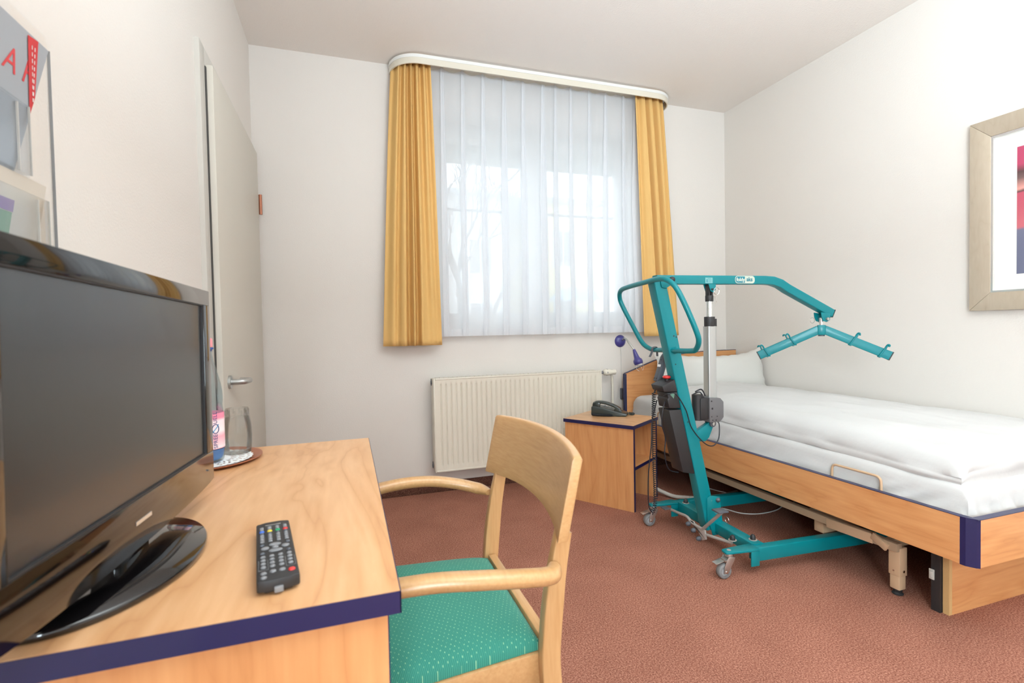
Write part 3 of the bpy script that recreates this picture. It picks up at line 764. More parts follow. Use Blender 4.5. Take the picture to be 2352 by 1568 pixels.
for s in (-1, 1):
    # rear leg and post: raked back above the seat and towards the floor
    pth = spline([(.875, CY+s*.197, .0), (.840, CY+s*.197, .24), (.822, CY+s*.196, .42), (.824, CY+s*.195, .50), (.836, CY+s*.195, .60), (.852, CY+s*.195, .680)], 5)
    b = B(); b.bar(pth, .024, .036, up=(-1,0,0), rnd=.003, scales=[.8+.2*min(1, p.z/.3) if p.z < .55 else 1-.22*(p.z-.55)/.13 for p in pth]); obj('leg', b, M['chair_v'], r, world=True, smooth=True)
    b = B(); b.bar([(.395, CY+s*.235, 0), (.405, CY+s*.228, .45), (.410, CY+s*.228, .635)], .030, .036, up=(-1,0,0), rnd=.008, scales=[.75,1,1]); obj('leg', b, M['chair_v'], r, world=True, smooth=True)
    arm = spline([(.826, CY+s*.212, .628), (.806, CY+s*.246, .630), (.75, CY+s*.266, .644), (.68, CY+s*.272, .656), (.60, CY+s*.261, .660), (.50, CY+s*.243, .652), (.405, CY+s*.228, .642)], 8)
    b = B(); b.bar(arm, .034, .026, rnd=.012, scales=[.55+.45*min(1, k/8) for k in range(len(arm))]); obj('armrest', b, M['chair'], r, world=True, smooth=True)
def back():
    b = B(); n = 28; prof = []
    def bow(t): return .040*(1-t*t)
    # cross-section: thin ply panel, slightly leaning back; rounded top; bottom edge arched up in the middle
    def ring(t):
        y = CY+.236*t; zb = .676+.010*(1-t*t); zt = .822+.006*(1-t*t); th = .010
        pts = []
        for k in range(8):
            z = zb+(zt-.006-zb)*k/7; x = .836+bow(t)+(z-.69)*.22; pts.append((x-th, z))
        pts += [(pts[-1][0]+.003, zt-.001), (pts[-1][0]+th, zt), (pts[-1][0]+2*th-.003, zt-.001)]
        for k in range(7, -1, -1):
            z = zb+(zt-.006-zb)*k/7; x = .836+bow(t)+(z-.69)*.22; pts.append((x+th, z))
        return [Vector((p[0], y, p[1])) for p in pts]
    rings = [[b.m.verts.new(p) for p in ring(-1+2*i/n)] for i in range(n+1)]; k = len(rings[0])
    for i in range(n):
        for j in range(k): b.m.faces.new((rings[i][j], rings[i][(j+1)%k], rings[i+1][(j+1)%k], rings[i+1][j]))
    b.m.faces.new(rings[0]); b.m.faces.new(rings[-1][::-1])
    return b
obj('backrest', back(), M['chair_back'], r, world=True, bev=.002, angle=50)

# ------------------------------------------------------------------ nightstand
NA = math.atan2(.553, .833); NO = (1.999, -.779, 0); ND, NW, NH = .452, .336, .492
r = root('nightstand', 'small beech bedside cabinet with blue edges standing askew beside the bed', 'nightstand', NO, NA)
# local x runs along the open front, local y runs back
obj('top_panel', B().box(-.012, NW+.002, -.006, ND, NH-.020, NH), M['desk_top'], r)
b = B(); b.box(-.0125, NW+.0025, -.0075, -.006, NH-.0205, NH-.0004); b.box(-.0135, -.012, -.0075, ND, NH-.0205, NH-.0004); b.box(NW+.002, NW+.0035, -.0075, ND, NH-.0205, NH-.0004)
obj('top_edge', b, M['blue'], r)
for x0 in (0, NW-.018):
    p = obj('side_panel', B().box(x0, x0+.018, 0, ND-.004, 0, NH-.0205), M['beech_v'], r)
    obj('panel_edge', B().box(x0-.0002, x0+.0182, -.0015, 0, 0, NH-.0205), M['blue'], p)
p = obj('shelf', B().box(.018, NW-.018, .004, ND-.02, .232, .250), M['beech_x'], r)
obj('shelf_edge', B().box(.018, NW-.018, .0025, .004, .2318, .2502), M['blue'], p)
obj('back_panel', B().box(.018, NW-.018, ND-.02, ND-.004, .13, NH-.0205), M['beech_v'], r)

# ------------------------------------------------------------------ telephone
pa = Vector((1.93,-.372)); pb = Vector((2.13,-.515))
PT = root('telephone', 'dark green-black corded desk telephone on the bedside cabinet', 'telephone', (2.045, -.425, NH), math.atan2(pb.y-pa.y, pb.x-pa.x))
# local x: from rear (earpiece) to front, body long axis
b = B(); b.prism([(-.100,0),(.105,0),(.118,.008),(.112,.018),(.06,.030),(-.02,.050),(-.085,.062),(-.103,.058),(-.105,.01)], -.052, .052, 'y'); obj('phone_base', b, M['phone'], PT, bev=.006, seg=3)
b = B(); hs = spline([(-.092,-.022,.066),(-.075,-.022,.082),(-.04,-.022,.084),(.0,-.022,.076),(.045,-.022,.058),(.075,-.022,.040)], 6)
b.bar(hs, .044, .017, rnd=.006, scales=[.9]+[1]*(len(hs)-2)+[.85]); b.prism([(-.098,.058),(-.052,.054),(-.05,.082),(-.092,.084)], -.044, .0, 'y'); b.prism([(.035,.036),(.082,.024),(.085,.036),(.045,.054)], -.044, .0, 'y')
obj('handset', b, M['phone'], PT, smooth=True, bev=.003)
b = B()
for i in range(4):
    for j in range(3): b.box(-.035+i*.02, -.022+i*.02, .010+j*.013, .020+j*.013, .042-i*.006, .056-i*.006)
obj('keypad', b, M['phonek'], PT, bev=.0015)
def coil(path, R, r, pitch, seg=6, per=9):
    P = [Vector(p) for p in path]; out = []; L = 0; ph = 0
    T = [(P[min(i+1, len(P)-1)]-P[max(i-1, 0)]).normalized() for i in range(len(P))]
    u = Vector((0,1,0)) if abs(T[0].y) < .9 else Vector((1,0,0))
    for i in range(len(P)-1):
        d = (P[i+1]-P[i]); n = max(1, int(d.length/pitch*per))
        for k in range(n):
            t = k/n; c = P[i]+d*t; tt = T[i].lerp(T[i+1], t).normalized()
            s = tt.cross(u).normalized(); uu = s.cross(tt)
            a = 2*PI*(L+d.length*t)/pitch; out.append(c+s*R*math.cos(a)+uu*R*math.sin(a))
        L += d.length
    b = B(); b.tube(out, r, seg); return b
obj('coiled_cord', coil(spline([(-.098,-.058,.012),(-.06,-.066,.009),(-.01,-.066,.009),(.03,-.060,.009)], 6), .006, .0016, .005), M['cord'], PT, smooth=True)
obj('cord_loop', coil(spline([(.108,.0,.012),(.135,-.005,.010),(.150,.015,.009),(.145,.035,.009),(.118,.035,.012)], 6), .005, .0020, .006), M['phone'], PT, smooth=True)

# ------------------------------------------------------------------ reading lamp
r = root('reading_lamp', 'blue flexible arm reading lamp on the wall above the nightstand', 'lamp', (2.384, 0, .942))
b = B(); b.lathe([(0,.022),(.018,.021),(.036,.012),(.045,.002),(.045,0),(0,0)], (2.384, 0, .942), 36, Matrix.Rotation(PI/2, 4, 'X')); obj('wall_mount', b, M['lampblue'], r, world=True, smooth=True)
pth = spline([(2.392,-.018,.950),(2.385,-.055,.962),(2.385,-.085,.955),(2.392,-.115,.925),(2.410,-.140,.885)], 10)
b = B(); b.tube(pth, .0065, 12, scales=[1+.12*math.sin(k*2.6) for k in range(len(pth))]); obj('gooseneck', b, M['alu'], r, world=True, smooth=True)
dirn = (Vector((2.436,-.172,.765))-Vector((2.410,-.140,.885))).normalized()
q = Vector((0,0,1)).rotation_difference(dirn).to_matrix().to_4x4()
b = B(); b.lathe([(0,-.004),(.009,0),(.013,.02),(.018,.055),(.022,.068),(.031,.078),(.033,.092),(.030,.108),(.027,.110),(.024,.106),(0,.09)], (2.410,-.140,.885), 32, q); obj('lamp_shade', b, M['lampblue'], r, world=True, smooth=True)
b = B(); b.lathe([(0,.100),(.020,.100),(.022,.112),(.019,.118),(0,.122)], (2.410,-.140,.885), 24, q); obj('bulb', b, M['paper'], r, world=True, smooth=True)
b = B()
for k in range(4):
    a = k*PI/2+.4; M4 = Matrix.Translation((2.410,-.140,.885)) @ q
    b.tube([M4 @ Vector((.024*math.cos(a), .024*math.sin(a), .106)), M4 @ Vector((.028*math.cos(a+.3), .028*math.sin(a+.3), .140)), M4 @ Vector((.014*math.cos(a+.6), .014*math.sin(a+.6), .158))], .0011, 6)
obj('wire_guard', b, M['alul'], r, world=True, smooth=True)
b = B(); b.tube(spline([(2.384,-.006,.898),(2.388,-.006,.80),(2.384,-.008,.60)], 6), .0022, 8); b.tube([(2.384,-.008,.515),(2.388,-.008,.40),(2.386,-.008,.02)], .0022, 8); obj('lamp_cord', b, M['whitecord'], r, world=True, smooth=True)
b = B(); b.box(2.374,2.394,-.022,-.002,.515,.60); obj('cord_switch', b, M['dark'], r, world=True, bev=.006)

# ------------------------------------------------------------------ bed
BXL, BYF, BYH = 2.36, -2.163, -.105
r = root('bed', 'single bed with beech frame and dark blue edges along the right wall', 'bed', (2.85, -1.15, 0))
hb = [(2.352,.13),(3.322,.13),(3.322,.852),(3.03,.850),(2.85,.838),(2.72,.820),(2.60,.797),(2.352,.713)]
obj('headboard', B().prism(hb, BYH-.012, BYH+.008, 'y'), M['beech_x'], r, world=True)
b = B(); e = [(3.322,.852),(3.03,.850),(2.85,.838),(2.72,.820),(2.60,.797),(2.352,.713),(2.352,.13)]
b.bar([(x, BYH-.002, z) for x, z in e], .0215, .004, up=(0,0,1)); 
b = B()
for (xa, za), (xb, zb) in zip(e[:-1], e[1:]):
    dx, dz = xb-xa, zb-za; L = math.hypot(dx, dz); nx, nz = dz/L*.0022, -dx/L*.0022
    if nz < 0 or (abs(nz) < 1e-6 and nx > 0): nx, nz = -nx, -nz
    if abs(dx) < 1e-6: nx, nz = -.004, 0
    b.poly([(xa,BYH-.0128,za),(xb,BYH-.0128,zb),(xb+nx*1.6,BYH-.0128,zb+nz*1.6),(xa+nx*1.6,BYH-.0128,za+nz*1.6),(xa,BYH+.0085,za),(xb,BYH+.0085,zb),(xb+nx*1.6,BYH+.0085,zb+nz*1.6),(xa+nx*1.6,BYH+.0085,za+nz*1.6)], [(0,1,2,3),(7,6,5,4),(0,4,5,1),(1,5,6,2),(2,6,7,3),(3,7,4,0)])
b.box(2.350, 2.362, BYH-.0135, BYH-.012, .13, .712)
obj('headboard_edge', b, M['dblue'], r, world=True)
RT, RB = .412, .257
p = obj('side_rail', B().box(BXL, BXL+.022, BYF+.022, BYH-.0135, RB, RT-.002), M['beech_y'], r, world=True)
obj('rail_edge', B().box(BXL-.0004, BXL+.0224, BYF+.012, BYH-.014, RT-.002, RT), M['blue'], p, world=True)
p = obj('foot_board', B().box(BXL+.022, W-.006, BYF-.022, BYF, RB, RT-.002), M['beech_x'], r, world=True)
obj('board_edge', B().box(BXL+.012, W-.006, BYF-.0224, BYF+.0004, RT-.002, RT), M['blue'], p, world=True)
obj('corner_post', B().prism([(BXL,BYF+.022),(BXL+.0005,BYF+.006),(BXL+.014,BYF-.016),(BXL+.0225,BYF-.0225),(BXL+.0225,BYF+.022)], RB-.002, RT+.0005), M['blue'], r, world=True)
obj('far_rail', B().box(W-.030, W-.008, BYF+.001, BYH-.0135, RB, RT-.002), M['beech_y'], r, world=True)
# steel under-frame
obj('under_frame', B().box(2.44, 2.47, -1.892, -.30, .172, .205).box(3.24, 3.27, -2.0, -.30, .172, .205).box(2.47, 3.24, -1.52, -1.49, .172, .205).box(2.47, 3.24, -1.86, -1.83, .172, .205).box(2.47, 3.24, -.70, -.67, .172, .205), M['beige_d'], r, world=True, bev=.003)
obj('slat_base', B().box(2.40, 3.28, -2.10, -.16, .262, .285), M['beige_d'], r, world=True)
b = B(); b.box(2.49, 3.24, -1.545, -1.497, .103, .180); obj('cross_tube', b, M['beige'], r, world=True, bev=.004)
b = B(); b.bar([(2.452,-1.60,.182),(2.452,-1.80,.190)], .028, .040); b.bar([(2.440,-1.80,.205),(2.436,-1.86,.178)], .012, .030, up=(0,.4,1)); obj('lever_arm', b, M['beige'], r, world=True, bev=.003)
def bleg(x, y):
    b = B(); b.box(x-.021, x+.021, y-.021, y+.021, .075, .185); b.box(x-.018, x+.018, y-.018, y+.018, .022, .075)
    l = obj('leg', b, M['beige'], r, world=True, bev=.003)
    b = B(); b.lathe([(0,0),(.018,0),(.019,.004),(.012,.010),(.015,.014),(.015,.0215),(0,.0215)], (x, y, 0), 24); obj('rubber_foot', b, M['black'], l, world=True, smooth=True)
    b = B(); b.cyl((x-.0, y-.021, .095), (x, y-.0235, .095), .005, 12); b.cyl((x-.021, y, .095), (x-.0235, y, .095), .003, 12); obj('bolt', b, M['chrome'], l, world=True)
bleg(2.475, -1.872); bleg(3.22, -1.872); bleg(2.525, -.672); bleg(3.22, -.672)
p = obj('foot_panel', B().box(2.505, 3.30, -2.036, -2.016, 0, RB), M['beech_x'], r, world=True)
obj('panel_edge', B().box(2.4895, 2.505, -2.036, -2.016, 0, RB), M['chipboard'], p, world=True)
b = B(); b.box(2.478, 2.492, -2.014, -1.985, 0, RB-.03); obj('mounting_bracket', b, M['black'], r, world=True)
b = B(); b.box(2.473, 2.477, -1.998, -1.980, .112, .150); b.box(2.468, 2.473, -1.995, -1.984, .120, .143); obj('plug_clip', b, M['frame'], r, world=True, bev=.002)
def loop(y0, y1, zt, x=2.392):
    b = B(); b.tube(fillet([(x, y0, RT-.06), (x, y0-.003, zt), (x, y1+.003, zt), (x, y1, RT-.06)], .022, 6), .0048, 10); obj('mattress_retainer', b, M['beige'], r, world=True, smooth=True)
loop(-1.665, -1.870, .460); loop(-.44, -.62, .490)

# mattress, duvet, pillow
def softbox(x0, x1, y0, y1, zb, ztf, e, nu, nv, side=8, wrk=None):
    # rounded slab: top follows ztf(x,y); e = edge radius
    b = B(); rows = []
    def edge(t, n): return t
    us = [0,.15,.35,.6,1]
    xs = [x0+e*u for u in (0,.07,.2,.4,.7,1)]+[x0+e+(x1-x0-2*e)*k/nu for k in range(1, nu)]+[x1-e*u for u in (1,.7,.4,.2,.07,0)]
    ys = [y0+e*u for u in (0,.07,.2,.4,.7,1)]+[y0+e+(y1-y0-2*e)*k/nv for k in range(1, nv)]+[y1-e*u for u in (1,.7,.4,.2,.07,0)]
    def drop(x, y):
        dx = min(x-x0, x1-x, e)/e; dy = min(y-y0, y1-y, e)/e
        fx = 1-math.sqrt(max(0, 1-(1-dx)**2)); fy = 1-math.sqrt(max(0, 1-(1-dy)**2))
        return e*min(1, math.hypot(fx, fy))
    tv = [[b.m.verts.new((x, y, ztf(x, y)-drop(x, y))) for y in ys] for x in xs]
    nx, ny = len(xs), len(ys)
    for i in range(nx-1):
        for j in range(ny-1): b.m.faces.new((tv[i][j], tv[i+1][j], tv[i+1][j+1], tv[i][j+1]))
    rim = [tv[i][0] for i in range(nx-1)]+[tv[nx-1][j] for j in range(ny-1)]+[tv[i][ny-1] for i in range(nx-1,0,-1)]+[tv[0][j] for j in range(ny-1,0,-1)]
    prev = rim; n = len(rim); cx, cy = (x0+x1)/2, (y0+y1)/2
    for s in range(1, side+1):
        t = s/side; cur = []
        for v in rim:
            z = v.co.z+(zb-v.co.z)*t; o = 0
            if wrk: o = wrk(v.co.x, v.co.y, z, t)
            nrm = Vector((-1 if abs(v.co.x-x0) < 1e-4 else (1 if abs(v.co.x-x1) < 1e-4 else 0), -1 if abs(v.co.y-y0) < 1e-4 else (1 if abs(v.co.y-y1) < 1e-4 else 0), 0))
            cur.append(b.m.verts.new(Vector((v.co.x, v.co.y, z))+nrm*o))
        for k in range(n): b.m.faces.new((prev[k], prev[(k+1)%n], cur[(k+1)%n], cur[k]))
        prev = cur
    b.m.faces.new(prev[::-1]); return b
def mz(x, y): return .565-.030*(-y)+.004*noise.noise(Vector((x*5, y*3, 1)))
def mwr(x, y, z, t):
    n1 = noise.noise(Vector((x*14+z*9, y*9+z*14, z*20)))*.009*math.sin(PI*t)
    n1 += .009*math.sin((y*1.0+z*1.6)*62+2*noise.noise(Vector((y*4, z*4, 0))))*math.sin(PI*t)*(math.exp(-((y+1.95)/.16)**2)+.6*math.exp(-((y+.95)/.3)**2))
    if y < -2.13: n1 += .008*math.sin((x*1.3+z*.5)*75)*math.sin(PI*t)
    return n1+.010*math.sin(PI*t)
b = softbox(2.410, 3.290, -2.135, -.132, .288, mz, .045, 40, 230, 14, mwr)
solo('mattress', b, M['linen'], 'white mattress in a fitted sheet lying in the bed frame', 'mattress', (2.85, -1.13, .29), smooth=True)
def dz(x, y):
    u = (x-2.44)/.86; v = (y+2.11)/1.69
    base = mz(x, y)-.002
    puff = .105*min(1, max(0, min(u, 1-u)*5))**.6*min(1, max(0, min(v, 1-v)*7))**.6
    puff = .055+.050*math.sin(PI*min(1,max(0,u*.95+.1)))**.7+.018*math.sin(PI*v)
    w1 = noise.noise(Vector((x*3.0, y*1.6, 4)))*.016+noise.noise(Vector((x*9, y*5, 7)))*.005
    w1 += .0065*noise.ridged_multi_fractal(Vector((x*5, y*2.2, 3)), 1.0, 2.0, 3, 1.0, 2.0)
    w1 += .005*math.sin((x*1.2+y*.55)*16+3*noise.noise(Vector((x*2, y*2, 2))))*math.exp(-((y+1.9)/.35)**2)
    return base+puff+w1+.034*max(0, -y-.85)*u
def dwr(x, y, z, t):
    return (.005*math.sin(PI*min(1, t*1.1))+.009*noise.noise(Vector((x*8+3, y*7, z*16))))
b = softbox(2.425, 3.312, -2.110, -.44, .505, dz, .055, 80, 190, 8, dwr)
# the underside follows the mattress
for v in b.m.verts:
    if v.co.z < .5055:
        v.co.z = mz(v.co.x, v.co.y)+(.0015 if 2.47 < v.co.x < 3.24 and -2.07 < v.co.y < -.2 else -.010)
    elif v.co.x < 2.47:
        k = max(0, (2.47-v.co.x)/.05); v.co.z = max(v.co.z-.012*k, mz(v.co.x, v.co.y)-.012)
b.m.normal_update()
d_ = solo('duvet', b, M['linen'], 'white duvet spread flat over the bed', 'duvet', (2.87, -1.26, .5), smooth=True)
# pillow
def pillow():
    b = B(); n = 44; hw, hh, th = .405, .158, .080
    def pt(u, v, s):
        # pincushion outline: corners pulled out, sides drawn in
        x = hw*u*(1-.075*(1-u*u)**1*0-.045*(1-abs(v)**2)*abs(u)**3)
        z = hh*v*(1-.20*(1-u*u)*abs(v)**3)+.022*abs(u)**6*abs(v)*(1 if v > 0 else 1)
        z += .030*(v > 0)*max(0, u)**6
        x += .004*math.sin(v*14)*abs(u)**8; z += .003*math.sin(u*34)*abs(v)**8
        t = th*(max(0, 1-abs(u)**3.2)**.62)*(max(0, 1-abs(v)**2.8)**.60)
        t += .004*noise.noise(Vector((u*3, v*3, 5)))*(1-abs(u))*(1-abs(v))
        return Vector((x, s*t, z))
    F = [[b.m.verts.new(pt(-1+2*i/n, -1+2*j/n, -1)) for j in range(n+1)] for i in range(n+1)]
    K = [[F[i][j] if i in (0, n) or j in (0, n) else b.m.verts.new(pt(-1+2*i/n, -1+2*j/n, 1)) for j in range(n+1)] for i in range(n+1)]
    for i in range(n):
        for j in range(n):
            b.m.faces.new((F[i][j], F[i+1][j], F[i+1][j+1], F[i][j+1])); b.m.faces.new((K[i][j+1], K[i+1][j+1], K[i+1][j], K[i][j]))
    bmesh.ops.transform(b.m, matrix=Matrix.Translation((2.925, -.318, .700)) @ Matrix.Rotation(math.radians(-12), 4, 'Z') @ Matrix.Rotation(math.radians(-13), 4, 'X'), verts=b.m.verts)
    return b
solo('pillow', pillow(), M['pillow'], 'cream white pillow propped against the headboard', 'pillow', (2.905, -.32, .55), smooth=True)

# ------------------------------------------------------------------ patient hoist
HO = (1.99, -1.25, 0)
r = root('patient_hoist', 'teal mobile patient lifting hoist with its legs under the bed', 'patient hoist', HO, math.radians(-3))
# local x = towards the bed (F), local y = along the bed to the window (L)
def mc(z): return .0085+(.57-z)*.228   # mast centre line
b = B(); b.bar([(mc(.085)+.0, 0, .085), (mc(1.262), 0, 1.262)], .060, .060, up=(0,1,0), rnd=.006); obj('mast', b, M['teal'], r, smooth=True)
b = B(); b.prism([(-.036,-.034),(.036,-.034),(.036,.034),(-.036,.034)], 0, .005, 'z', Matrix.Translation((mc(1.262),0,1.262)) @ Matrix.Rotation(-math.atan(.2205), 4, 'Y')); obj('mast_cap', b, M['black'], r, bev=.002)
b = B()
for z, f, rr in ((1.0,.010,.0035),(.995,.022,.0035),(.87,-.012,.003),(.60,-.012,.003)): b.cyl((mc(z)+f, -.0305, z), (mc(z)+f, -.0312, z), rr, 12)
obj('bolt_holes', b, M['black'], r)
b = B(); b.prism([(.16-.045,.055),(.18,.055),(.170,.10),(.155,.235),(.10,.245),(.085,.235),(.09,.13)], -.037, -.0315, 'y'); b.prism([(.115,.055),(.18,.055),(.170,.10),(.155,.235),(.10,.245),(.085,.235),(.09,.13)], .0315, .037, 'y')
b.box(.085,.091,-.037,.037,.10,.235)
obj('mast_bracket', b, M['teal'], r, bev=.002)
for (f, z, rr) in ((.142,.222,.011),):
    b = B(); b.lathe([(0,.0),(rr,.0),(rr*1.05,.004),(rr*.7,.010),(0,.013)], (f, -.037, z), 18, Matrix.Rotation(PI/2, 4, 'X')); obj('cap_nut', b, M['dark'], r, smooth=True)
b = B(); b.cyl((.108,-.0372,.222),(.108,-.0380,.222),.004,10); b.cyl((.135,-.0372,.165),(.135,-.0385,.165),.011,16); obj('bolt', b, M['teal_w'], r)
# handle loop
lp = [(-.085,.02,.935),(-.083,.12,.931),(-.086,.175,.938),(-.098,.222,.968),(-.130,.258,1.055),(-.168,.290,1.155),(-.182,.290,1.195),(-.193,.262,1.225),(-.197,.20,1.238),(-.202,.0,1.248),(-.202,-.10,1.251),(-.198,-.160,1.243),(-.185,-.207,1.208),(-.158,-.235,1.130),(-.118,-.252,1.020),(-.101,-.242,.977),(-.088,-.205,.945),(-.085,-.170,.937),(-.085,-.062,.934)]
b = B(); b.tube(spline(lp, 6, True), .0115, 14, closed=True); obj('push_handle', b, M['teal'], r, smooth=True)
b = B(); b.cyl((mc(.934)-.0,-.028,.934),(mc(.934)-.010,-.050,.934),.017,16,.0125); obj('weld_socket', b, M['teal'], r, smooth=True)
# boom
bp = [(-.155,0,1.258),(.44,0,1.260),(.49,0,1.257),(.535,0,1.244),(.58,0,1.219),(.853,0,1.094)]
BW, BHh = .042, .041
b = B(); b.bar(bp, BW, BHh, up=(0,0,1), rnd=.004); boom = obj('boom', b, M['teal'], r, smooth=True)
b = B(); b.bar([(.853,0,1.094),(.857,0,1.092)], .043, .042); obj('boom_end_cap', b, M['black'], boom)
for y0 in (-.035, .0305):
    b = B(); b.prism([(-.142,1.222),(-.120,1.216),(-.085,1.236),(-.078,1.252),(-.080,1.276),(-.150,1.270)], y0, y0+.0045, 'y'); obj('boom_bracket', b, M['teal'], r, bev=.0015)
b = B(); b.lathe([(0,0),(.013,0),(.014,.006),(.010,.013),(0,.016)], (-.090,-.035,1.256), 20, Matrix.Rotation(PI/2, 4, 'X')); obj('pivot_knob', b, M['black'], r, smooth=True)
# boom lettering
b = B(); yb = -BW/2-.0004
pill = fillet([(.262,1.2425,0),(.374,1.2425,0),(.374,1.2785,0),(.262,1.2785,0)], .0175, 8, True)
b.prism([(p.x,p.y) for p in pill], yb, yb+.0003, 'y'); lab = obj('name_label', b, mat('pale_print', (192,200,184), .6), boom)
pill2 = fillet([(.265,1.2455,0),(.317,1.2455,0),(.317,1.2755,0),(.265,1.2755,0)], .014, 8, True)
tl = mat('teal_print', (18,122,140), .5)
obj('label_field', B().prism([(p.x,p.y) for p in pill2 if p.x < .300]+[(.317,1.2755),(.317,1.2455)][::-1][:0]+[], yb-.0006, yb-.0002, 'y') if False else B().prism([(.317,1.2455)]+[(.317,1.2755)]+[(p.x,p.y) for p in sorted([p for p in pill2 if p.x < .285], key=lambda p: -p.y)], yb-.0006, yb-.0002, 'y'), tl, lab)
Rm = Matrix.Rotation(PI/2, 4, 'X')
def btext(body, size, m, f, z, y=yb-.0009):
    text('lettering', body, size, m, Matrix.Translation((f, y, z)) @ Rm, lab, world=False, extr=.0002, bold=.0006)
btext('foldy', .0235, mat('pale_letters', (206,212,196), .6), .2925, 1.2600); btext('aks', .027, tl, .3435, 1.2615)
b = B(); b.box(.098, .137, yb, yb+.0003, 1.2425, 1.2685); pl = obj('rating_plate', b, mat('faded_plate', (120,180,180), .5), boom)
b = B(); b.box(.110, .128, yb-.0003, yb-.0001, 1.2640, 1.2655)
for k in range(5): b.box(.112, .132-.002*(k%2), yb-.0003, yb-.0001, 1.2595-k*.0033, 1.2603-k*.0033)
b.box(.104,.109, yb-.0003, yb-.0001, 1.246, 1.261)
obj('plate_print', b, tl, pl)
# actuator hanging below the boom
AF = .134
for y0 in (-.021, .016):
    b = B(); b.prism([(AF-.018,1.239),(AF+.022,1.239),(AF+.020,1.212),(AF+.008,1.200),(AF-.006,1.205)], y0, y0+.005, 'y'); obj('actuator_lug', b, M['teal'], r, bev=.001)
b = B(); b.box(AF-.012,AF-.004,-.013,.013,1.178,1.237); b.box(AF+.004,AF+.012,-.013,.013,1.178,1.220); b.cyl((AF,0,1.158),(AF,0,1.186),.0185,22); b.cyl((AF,-.026,1.214),(AF,.026,1.214),.005,12); obj('piston_fork', b, M['black'], r, bev=.001)
b = B(); b.tube([Vector((AF+.018+.014*math.cos(a), -.030, 1.205+.017*math.sin(a))) for a in [2*PI*k/24 for k in range(24)]], .0011, 6, closed=True); obj('pull_ring', b, M['chrome'], r)
b = B(); b.tube([(AF+.008,-.019,1.183),(AF+.020,-.021,1.178),(AF+.022,-.021,1.160),(AF+.025,-.021,1.152),(AF+.018,-.021,1.147)], .001, 6); obj('clip_pin', b, M['chrome'], r)
b = B(); b.cyl((AF,0,1.07),(AF,0,1.160),.0145,24); obj('piston_rod', b, M['alul'], r, smooth=True)
b = B(); b.cyl((AF,0,1.040),(AF,0,1.086),.0245,28); b.box(AF+.010,AF+.026,-.02,.02,1.040,1.076); obj('actuator_collar', b, M['black'], r, bev=.0015)
b = B(); b.bar([(AF,0,.69),(AF,0,1.041)], .044, .044, up=(0,1,0), rnd=.006); obj('actuator_tube', b, M['alu'], r, smooth=True)
b = B()
pp = [(AF-.078,.712),(AF-.02,.705),(AF+.030,.700),(AF+.046,.682),(AF+.046,.612),(AF+.028,.590),(AF-.035,.590),(AF-.078,.612)]
b.prism([(AF-.030,.706),(AF+.030,.702),(AF+.047,.684),(AF+.047,.612),(AF+.028,.590),(AF-.030,.590)], -.036, .036, 'y')
mh = obj('motor_housing', b, mat('mid_grey_plastic', (104,103,104), .5), r, bev=.003)
b = B(); b.box(AF-.075,AF-.029,-.030,.030,.604,.706); obj('motor_gearbox', b, M['black'], r, bev=.005)
b = B(); b.cyl((AF-.070,-.0,.60),(AF-.070,-.0,.72),.026,20); obj('motor_drum', b, M['black'], r, smooth=True)
b = B()
for f, z, rr in ((-.020,.690,.0038),(-.016,.655,.005),(-.020,.617,.0028),(-.014,.600,.003),(.004,.600,.003),(.010,.617,.0028)): b.cyl((AF+f,-.0361,z),(AF+f,-.0368,z),rr,10)
for y, z in ((-.02,.672),(.0,.60+.05),(-.02,.622)): b.cyl((AF+.0471, y, z),(AF+.0476, y, z),.003,10)
obj('screw_holes', b, M['black'], mh)
b = B(); b.prism([(.045,.545),(.145,.600),(.150,.585),(.132,.545),(.118,.515),(.098,.497),(.050,.500)], -.012, .012, 'y'); obj('actuator_bracket', b, M['teal'], r, bev=.002)
b = B(); b.cyl((AF+.000,-.020,.580),(AF+.000,.020,.580),.016,18); obj('pivot_boss', b, M['dark'], r, smooth=True)
b = B(); b.cyl((AF+.000,-.026,.580),(AF+.000,-.020,.580),.009,6); obj('bolt', b, M['chrome'], r)
# battery and control box
sl = .2205
def bx(z, d): return mc(z)-.030-d
b = B(); b.prism([(bx(.66,0),.66),(bx(.352,0),.352),(bx(.365,.062),.365),(bx(.66,.066),.66)], -.028, .066, 'y'); bb = obj('battery_box', b, M['black'], r, bev=.006)
b = B(); b.prism([(bx(.665,0),.665),(bx(.665,.060),.668),(bx(.71,.060),.71),(bx(.715,.052),.715),(bx(.74,.056),.74),(bx(.742,0),.742)], -.026, .064, 'y'); obj('control_box', b, M['black'], r, bev=.004)
b = B(); b.prism([(bx(.742,0),.742),(bx(.745,.070),.745),(bx(.772,.074),.772),(bx(.795,.002),.800)], -.029, .070, 'y'); obj('box_lid', b, M['black'], r, bev=.004)
b = B(); b.cyl((bx(.79,.018),.012,.785),(bx(.80,.018),.012,.803),.010,18); obj('button_stem', b, M['black'], r, smooth=True)
b = B(); b.lathe([(0,0),(.014,0),(.0185,.003),(.0185,.009),(.015,.013),(0,.015)], (bx(.80,.018),.012,.802), 28); obj('emergency_button', b, M['red'], r, smooth=True, label='red emergency stop button')
b = B(); b.prism([(bx(.73,.045),.735),(bx(.72,.02),.740),(bx(.70,.03),.712)], -.0275, -.0255, 'y'); obj('warning_mark', b, mat('dull_green_mark', (110,150,130), .6), r)
b = B(); b.tube(spline([(bx(.72,.062),.0,.722),(bx(.735,.055),-.030,.733),(bx(.735,.020),-.040,.735),(bx(.66,-.012),-.044,.66),(.0,-.044,.575),(.055,-.056,.505),(.105,-.054,.485),(.140,-.050,.515),(.152,-.040,.575),(.150,-.030,.592)], 8), .0026, 8); obj('power_cable', b, M['cord'], r, smooth=True)
